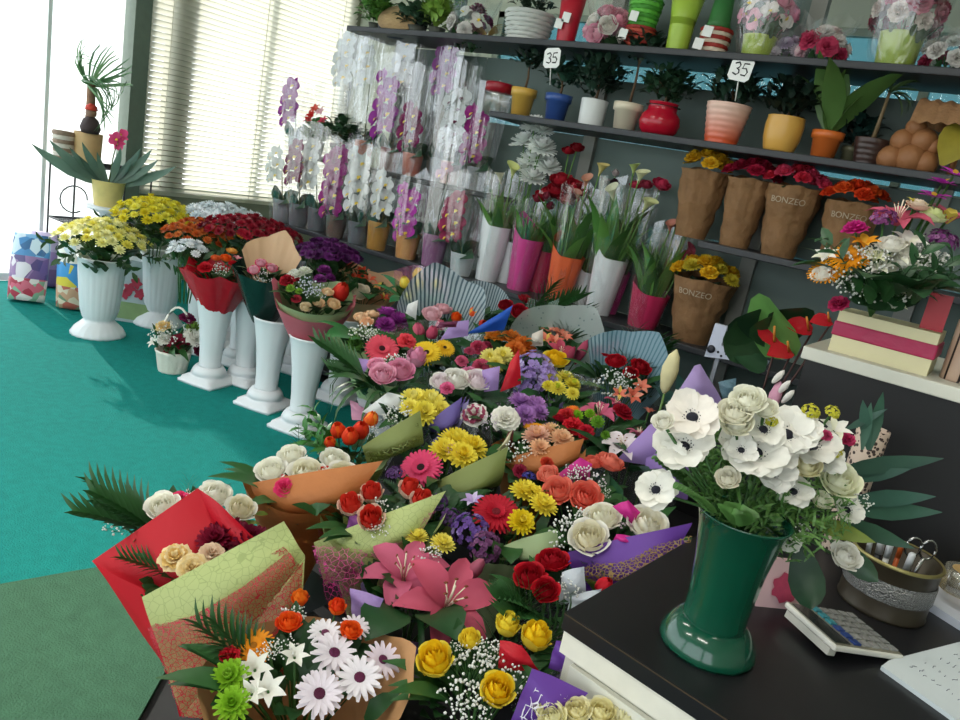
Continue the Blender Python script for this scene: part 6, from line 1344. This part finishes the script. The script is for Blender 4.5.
for i, (l, c_, dx, dy, L, r) in enumerate((('blue pen in the tin before the scissors', '#3f78a8', .02, -.02, .135, .006), ('black marker standing in the tin', '#20222a', -.03, .02, .125, .007), ('grey pen in the tin', '#8a8f96', -.045, -.005, .13, .005), ('orange capped pen in the tin', '#c8602c', 0, .03, .13, .005), ('white capped pen in the tin', '#dcdcd8', -.015, .0, .135, .006))):
    b = tp+V((dx, dy, .012)); o = thing('pen', l, 'pen', b); q = aim((dx*2.2, dy*2.2, 1))
    part(o, 'barrel', MB().lathe([(.002, 0), (r, .012), (r, L*.72)], 10).mesh('barrel', mat(c_, rough=.35, name='pen_'+c_.strip('#'))), b, q)
    part(o, 'cap', MB().lathe([(r*1.15, L*.7), (r*1.15, L*.97), (r*.8, L)], 10).mesh('cap', mat('#c8cacc' if i != 3 else c_, rough=.3, name='pen_cap')), b, q)
# papers, tapes, notebook
pp_ = [atz(x, y, ZD) for x, y in ((921, 606), (990, 650), (1010, 606), (938, 582))]
o = tag(ob('paper_stack', MB().prism([(v.x, v.y) for v in pp_], ZD, ZD+.018).mesh('paper_stack', mat('#c3c8d2', rough=.7, var=.06, name='paper_stack'), False)), 'stack of white papers beside the tin', 'papers')
def tape(label, px, py, r, h, c_, z, clear_=False):
    p = atz(px, py, z); p = V((p.x, p.y, z)); o = thing('tape_roll', label, 'tape', p)
    part(o, 'roll', MB().lathe([(r*.72, 0), (r, 0), (r, h), (r*.72, h), (r*.72, 0)], 32, cap=False).mesh('roll', film('clear_tape', '#a8a89a', .35, .25, .1) if clear_ else mat(c_, rough=.4, name='tape_'+c_.strip('#'))), p)
    part(o, 'core', MB().lathe([(r*.66, 0), (r*.715, 0), (r*.715, h), (r*.66, h), (r*.66, 0)], 32, cap=False).mesh('core', mat('#b89a68', rough=.8, name='card_core')), p)
tape('tan tape roll on the paper stack', 962, 592, .05, .028, '#c8ac68', ZD+.0185)
tape('clear grey tape roll resting on the tan tape', 962, 592, .047, .05, '#8a8a84', ZD+.047, True)
tape('red tape roll at the back of the desk', 975, 548, .05, .05, '#a81c2c', ZD+.0)
nb = [atz(x, y, ZD) for x, y in ((880, 670), (888, 664), (1010, 632), (1010, 760), (955, 724))]
n_ = thing('notebook', 'open white notebook with faint handwriting on the desk', 'notebook', V((nb[0].x, nb[0].y, ZD)))
part(n_, 'pages', MB().prism([(v.x, v.y) for v in nb], ZD+.0005, ZD+.009).mesh('pages', mat('#ccd4d6', rough=.7, var=.05, name='page'), False), (0, 0, 0))
mb = MB(); r_ = random.Random(8)
a_, b_, c_ = nb[0], nb[2], nb[4]
for i in range(9):
    s = .15+.09*i
    for j in range(7):
        t = .12+.1*j+r_.uniform(0, .02); p0 = a_+(b_-a_)*t+(c_-a_)*s; dv = (b_-a_).normalized(); pv = (c_-a_).normalized()
        if p0.x > .25: continue
        mb.tube([p0+dv*(.004*q)+pv*r_.uniform(-.0025, .0025)+V((0, 0, .0095)) for q in range(r_.randint(2, 5))], .0005, 3)
part(n_, 'handwriting', mb.mesh('handwriting', mat('#4a5470', name='pen_ink')), (0, 0, 0))['kind'] = 'stuff'

# ------------------------------------------------------------------ box arrangement on the cabinet
bp0 = V((-.385, CY+.05, CZ))
bx = thing('gift_box', 'cream gift box with a crimson band on the white cabinet top', 'box', bp0)
m_bx = mat('#d8cfa6', rough=.55, var=.05, name='cream_card'); m_cr = mat('#a8244e', rough=.4, var=.12, bump=.3, name='crimson_satin')
part(bx, 'box_base', MB().box(0, .235, 0, .15, 0, .042).mesh('box_base', m_bx, False), bp0)
bev(part(bx, 'crimson_band', MB().box(-.004, .24, -.004, .154, .042, .08).mesh('crimson_band', m_cr, False), bp0), .004)
part(bx, 'box_rim', MB().box(0, .235, 0, .15, .08, .108).mesh('box_rim', m_bx, False), bp0)
D2 = depth(bp0+V((.11, .05, .17)))
bouquet('mixed arrangement of white freesia, orange gerbera and pink lily rising from the gift box',
    [('gerb', ('#efa01e', '#b87818'), 849, 250, 21), ('gerb', ('#efa01e', '#b87818'), 826, 265, 19), ('alst', ('#f0a024', '#f4b83a'), 866, 236, 16), ('alst', (WH, '#f4f4e0'), 900, 246, 25), ('alst', (WH, '#f2f3dc'), 893, 266, 24), ('alst', (WH, '#eef0d0'), 888, 283, 20), ('alst', (WH, '#f2f3dc'), 912, 234, 19), ('rose', (WH, '#f2f0e6'), 822, 274, 11), ('alst', (WH, '#eef0d8'), 825, 251, 14), ('alst', ('#f1efe4', '#eef0d0'), 896, 298, 16), ('alst', ('#eef0cc', '#e8ecb8'), 877, 251, 15), ('carn', (FU,), 855, 226, 12), ('rose', ('#e2e8b8', '#d8e0a0'), 933, 215, 14), ('lily', ('#c4566e',), 902, 204, 32), ('phal', ('#b836b0',), 945, 176, 16), ('phal', ('#c044b4',), 936, 190, 15), ('phal', ('#b836b0',), 958, 168, 15), ('alst', ('#d0607a', '#e8d060'), 955, 206, 25), ('statice', ('#7a3a78', '#9a6a94'), 945, 236, 16), ('statice', ('#7a3a70', '#9a6a94'), 885, 214, 13), ('gyp', ('#f3f3ee', 1), 872, 265, 20), ('gyp', ('#f3f3ee', 2), 920, 255, 18), ('gyp', ('#f3f3ee', 3), 850, 280, 16), ('gyp', ('#f3f3ee', 1), 935, 250, 16), ('rose', ('#e0c8b0', '#ead8c4'), 918, 205, 11), ('alst', ('#cfc43a', '#d8d05a'), 918, 198, 11), ('carn', ('#b82a5a',), 838, 302, 10), ('rose', (WH, '#f2f0e6'), 905, 262, 13), ('alst', (WH, '#eef0d8'), 908, 250, 17), ('alst', (WH, '#eef0d8'), 880, 262, 15), ('rose', ('#f1efe4', WH), 892, 244, 13)]+[('gyp', ('#f3f3ee', i % 3+1), x, y, r) for i, (x, y, r) in enumerate(((840, 268, 18), (865, 285, 18), (905, 285, 18), (928, 268, 20), (945, 255, 16), (880, 250, 16), (860, 250, 14)))],
    None, hit=dplane(D2, .0, -.03), c=(888, 262), tilt=0., Lfix=.16, Rpx=62, dome=.06, greens=(('ruscus', 6, .8, (60, 300)), ('broad', 8, .75, (60, 300)), ('lance', 5, .9)), gc='#2c5230')
gb_ = [o_ for o_ in COL.objects if o_.get('label', '').startswith('mixed arrangement')][0]
for (x, y, x2, y2, wd, c_) in ((876, 285, 862, 322, .9, '#2c5230'), (888, 285, 884, 326, .9, '#345e38'), (900, 288, 912, 318, .9, '#2a4c2e'), (866, 282, 838, 306, .8, '#2c5230'), (878, 280, 850, 290, .9, '#24462a'), (905, 280, 935, 292, .9, '#2c5230'), (890, 278, 880, 300, 1., '#1f3f26'), (910, 275, 950, 272, .8, '#2c5230')):
    leaf_face(gb_, 'broad', c_, dplane(D2-.04)(x, y), dplane(D2-.09)(x2, y2), wd)
part(bx, 'red_panel', MB().box(.18, .232, .06, .064, .105, .2).mesh('red_panel', mat('#b01f2c', rough=.4, name='red_panel'), False), bp0)
bp1 = aty(944, 330, CY+.12); bp1.z = CZ
o = tag(ob('birch_vase', MB().lathe([(.036, 0), (.037, .004), (.037, .15), (.033, .15), (.03, .01), (.005, .008)], 28).mesh('birch_vase', pattern('birch_bark', '#c9ab94', '#2f2620', 'stripes', 2.2, .93)), None, (bp1.x+.06, bp1.y, CZ)), 'pale birch bark vase standing beside the gift box', 'vase')
bp2 = aty(985, 378, CY+.06)
tag(ob('paper_roll', MB().lathe([(.03, 0), (.045, .001), (.045, .14), (.03, .14)], 28).mesh('paper_roll', mat('#d3d4c6', rough=.6, var=.03, name='white_roll')), None, (bp2.x, bp2.y, CZ)), 'standing white paper roll at the edge of the cabinet top', 'roll')

# ------------------------------------------------------------------ anthuriums behind the cabinet
an0 = aty(772, 360, 2.88); an0.z = .525
ant = thing('anthurium_plant', 'anthurium with large glossy leaves and red spathes behind the tall cabinet', 'plant', an0)
k = px_m(an0)
part(ant, 'pot', MB().lathe([(.08, 0), (.11, .18), (.1, .18), (.005, .16)], 28).mesh('pot', mat('#2f3436', rough=.4, name='pot_dark')), an0)
def hit_y(Y): return lambda x, y: aty(x, y, Y)
for (x0_, y0_, x1_, y1_, wd, c_) in ((748, 352, 805, 300, 1.0, '#5f8f48'), (760, 356, 722, 318, .9, '#2a4a2c'), (755, 350, 740, 300, .9, '#223f2a'), (770, 350, 712, 345, .8, '#2a4a2c'), (765, 345, 735, 372, 1.1, '#2f5236'), (790, 345, 790, 292, .9, '#2a4a30'), (775, 350, 760, 305, .9, '#2f5230')):
    a, b = aty(x0_, y0_, 2.88), aty(x1_, y1_, 2.80)
    leaf_face(ant, 'broad', c_, a, b, wd*1.15, (CAM-a)+V((0, 0, 1.2)))
sp_ = MB(); petal(sp_, 0, 1., .42, 25, -10, prof=[.45, .95, 1., .7, .05], cup=.2, nc=4); spm = sp_.mesh('spathe', mat('#b3202a', rough=.2, var=.1, transl=.1, name='spathe_red'))
sdm = MB().tube([(.12, 0, .06), (.3, 0, .65)], [.05, .035], 7).mesh('spadix', mat('#d88a3a', rough=.5, name='spadix'))
stm = MB()
for (x, y, s, rz) in ((776, 345, 27, 2.6), (792, 352, 25, 4.0), (812, 332, 26, 3.4), (832, 322, 20, 3.8)):
    q = aty(x, y, 2.8); o = part(ant, 'spathe', spm, q, aim((CAM-q).normalized()*.7+V((0, 0, .8)), rz), s*k); ob('spadix', sdm, o)
    stm.tube([V((0, 0, .16)), (q-an0)*.5+V((0, 0, .1)), q-an0], .004, 5)
part(ant, 'stems', stm.mesh('stems', leaf_m('#5a3a34')), an0)
# white angular holder
pl = [(706, 356), (717, 323), (729, 326), (723, 345), (732, 350), (771, 361), (766, 367), (728, 359)]
W_ = [aty(x, y, 2.98) for x, y in pl]; w0 = W_[0]
hd = thing('angular_holder', 'white angular plastic holder with a dark round knob beside the anthurium', 'holder', V((w0.x, 2.98, .525)))
q = Quaternion((1, 0, 0), PI/2)
part(hd, 'holder_plate', MB().prism([(v.x-w0.x, v.z-w0.z) for v in W_], 0, .02).mesh('holder_plate', mat('#b9bfcf', rough=.4, var=.06, name='white_plastic_plate'), False), w0, q)
kp = aty(711, 349, 2.955); part(hd, 'knob', MB().lathe([(.016, 0), (.016, .008), (.008, .01)], 18).mesh('knob', mat('#1d1f28', rough=.4, name='knob_dark')), V((kp.x, 2.96, kp.z)), aim((0, -1, 0)))
for (x, y) in ((718, 352), (721, 356), (726, 354)):
    v = aty(x, y, 2.958); part(hd, 'dark_dot', MB().lathe([(.005, 0), (.005, .002), (.001, .003)], 10).mesh('dark_dot', mat('#22242c', name='dot_dark')), V((v.x, 2.96, v.z)), aim((0, -1, 0)))
part(hd, 'stake', MB().box(-.008, .008, -.006, .006, 0, w0.z-.525+.03).mesh('stake', mat('#8a8f98', name='stake_grey'), False), V((w0.x+.05, 2.975, .525)))
# tall lily bud and pink bud rising above the stand
for (x, y, c_, s, l, base_) in ((670, 372, '#e4dcae', 23, 'single tall pale green lily bud above the red roses', None), (775, 398, '#d9a0b8', 17, 'pink and white lily bud beside the cabinet corner', None)):
    q = aty(x, y, 2.3 if x < 700 else 1.99); k = px_m(q); zb = .46 if x < 700 else ZD
    o = thing('lily_stem', l, 'flower', V((q.x, q.y-.0, zb)))
    b = o.location.copy()
    part(o, 'stems', MB().tube([(0, 0, 0), (0, 0, q.z-zb-s*k)], .004, 6).mesh('stems', leaf_m('#5a7a3a')), b)
    flower(o, 'lilybud', (c_,), q, (.05, -.05, 1), s*k*(1.0))
    for a in (0.5, 2.6, 4.4): part(o, 'leaf', leaf('lance', '#3a5f38'), b+V((0, 0, (q.z-zb)*.6)), aim((math.cos(a)*.6, math.sin(a)*.6, 1)), .14)
    if x > 700:
        for (dx, dz) in ((6, 14), (-2, 22), (12, 6)): flower(o, 'lilybud', ('#ece8e2',), q+V((dx*k, -.01, dz*k)), (.5, -.1, 1), 9*k)
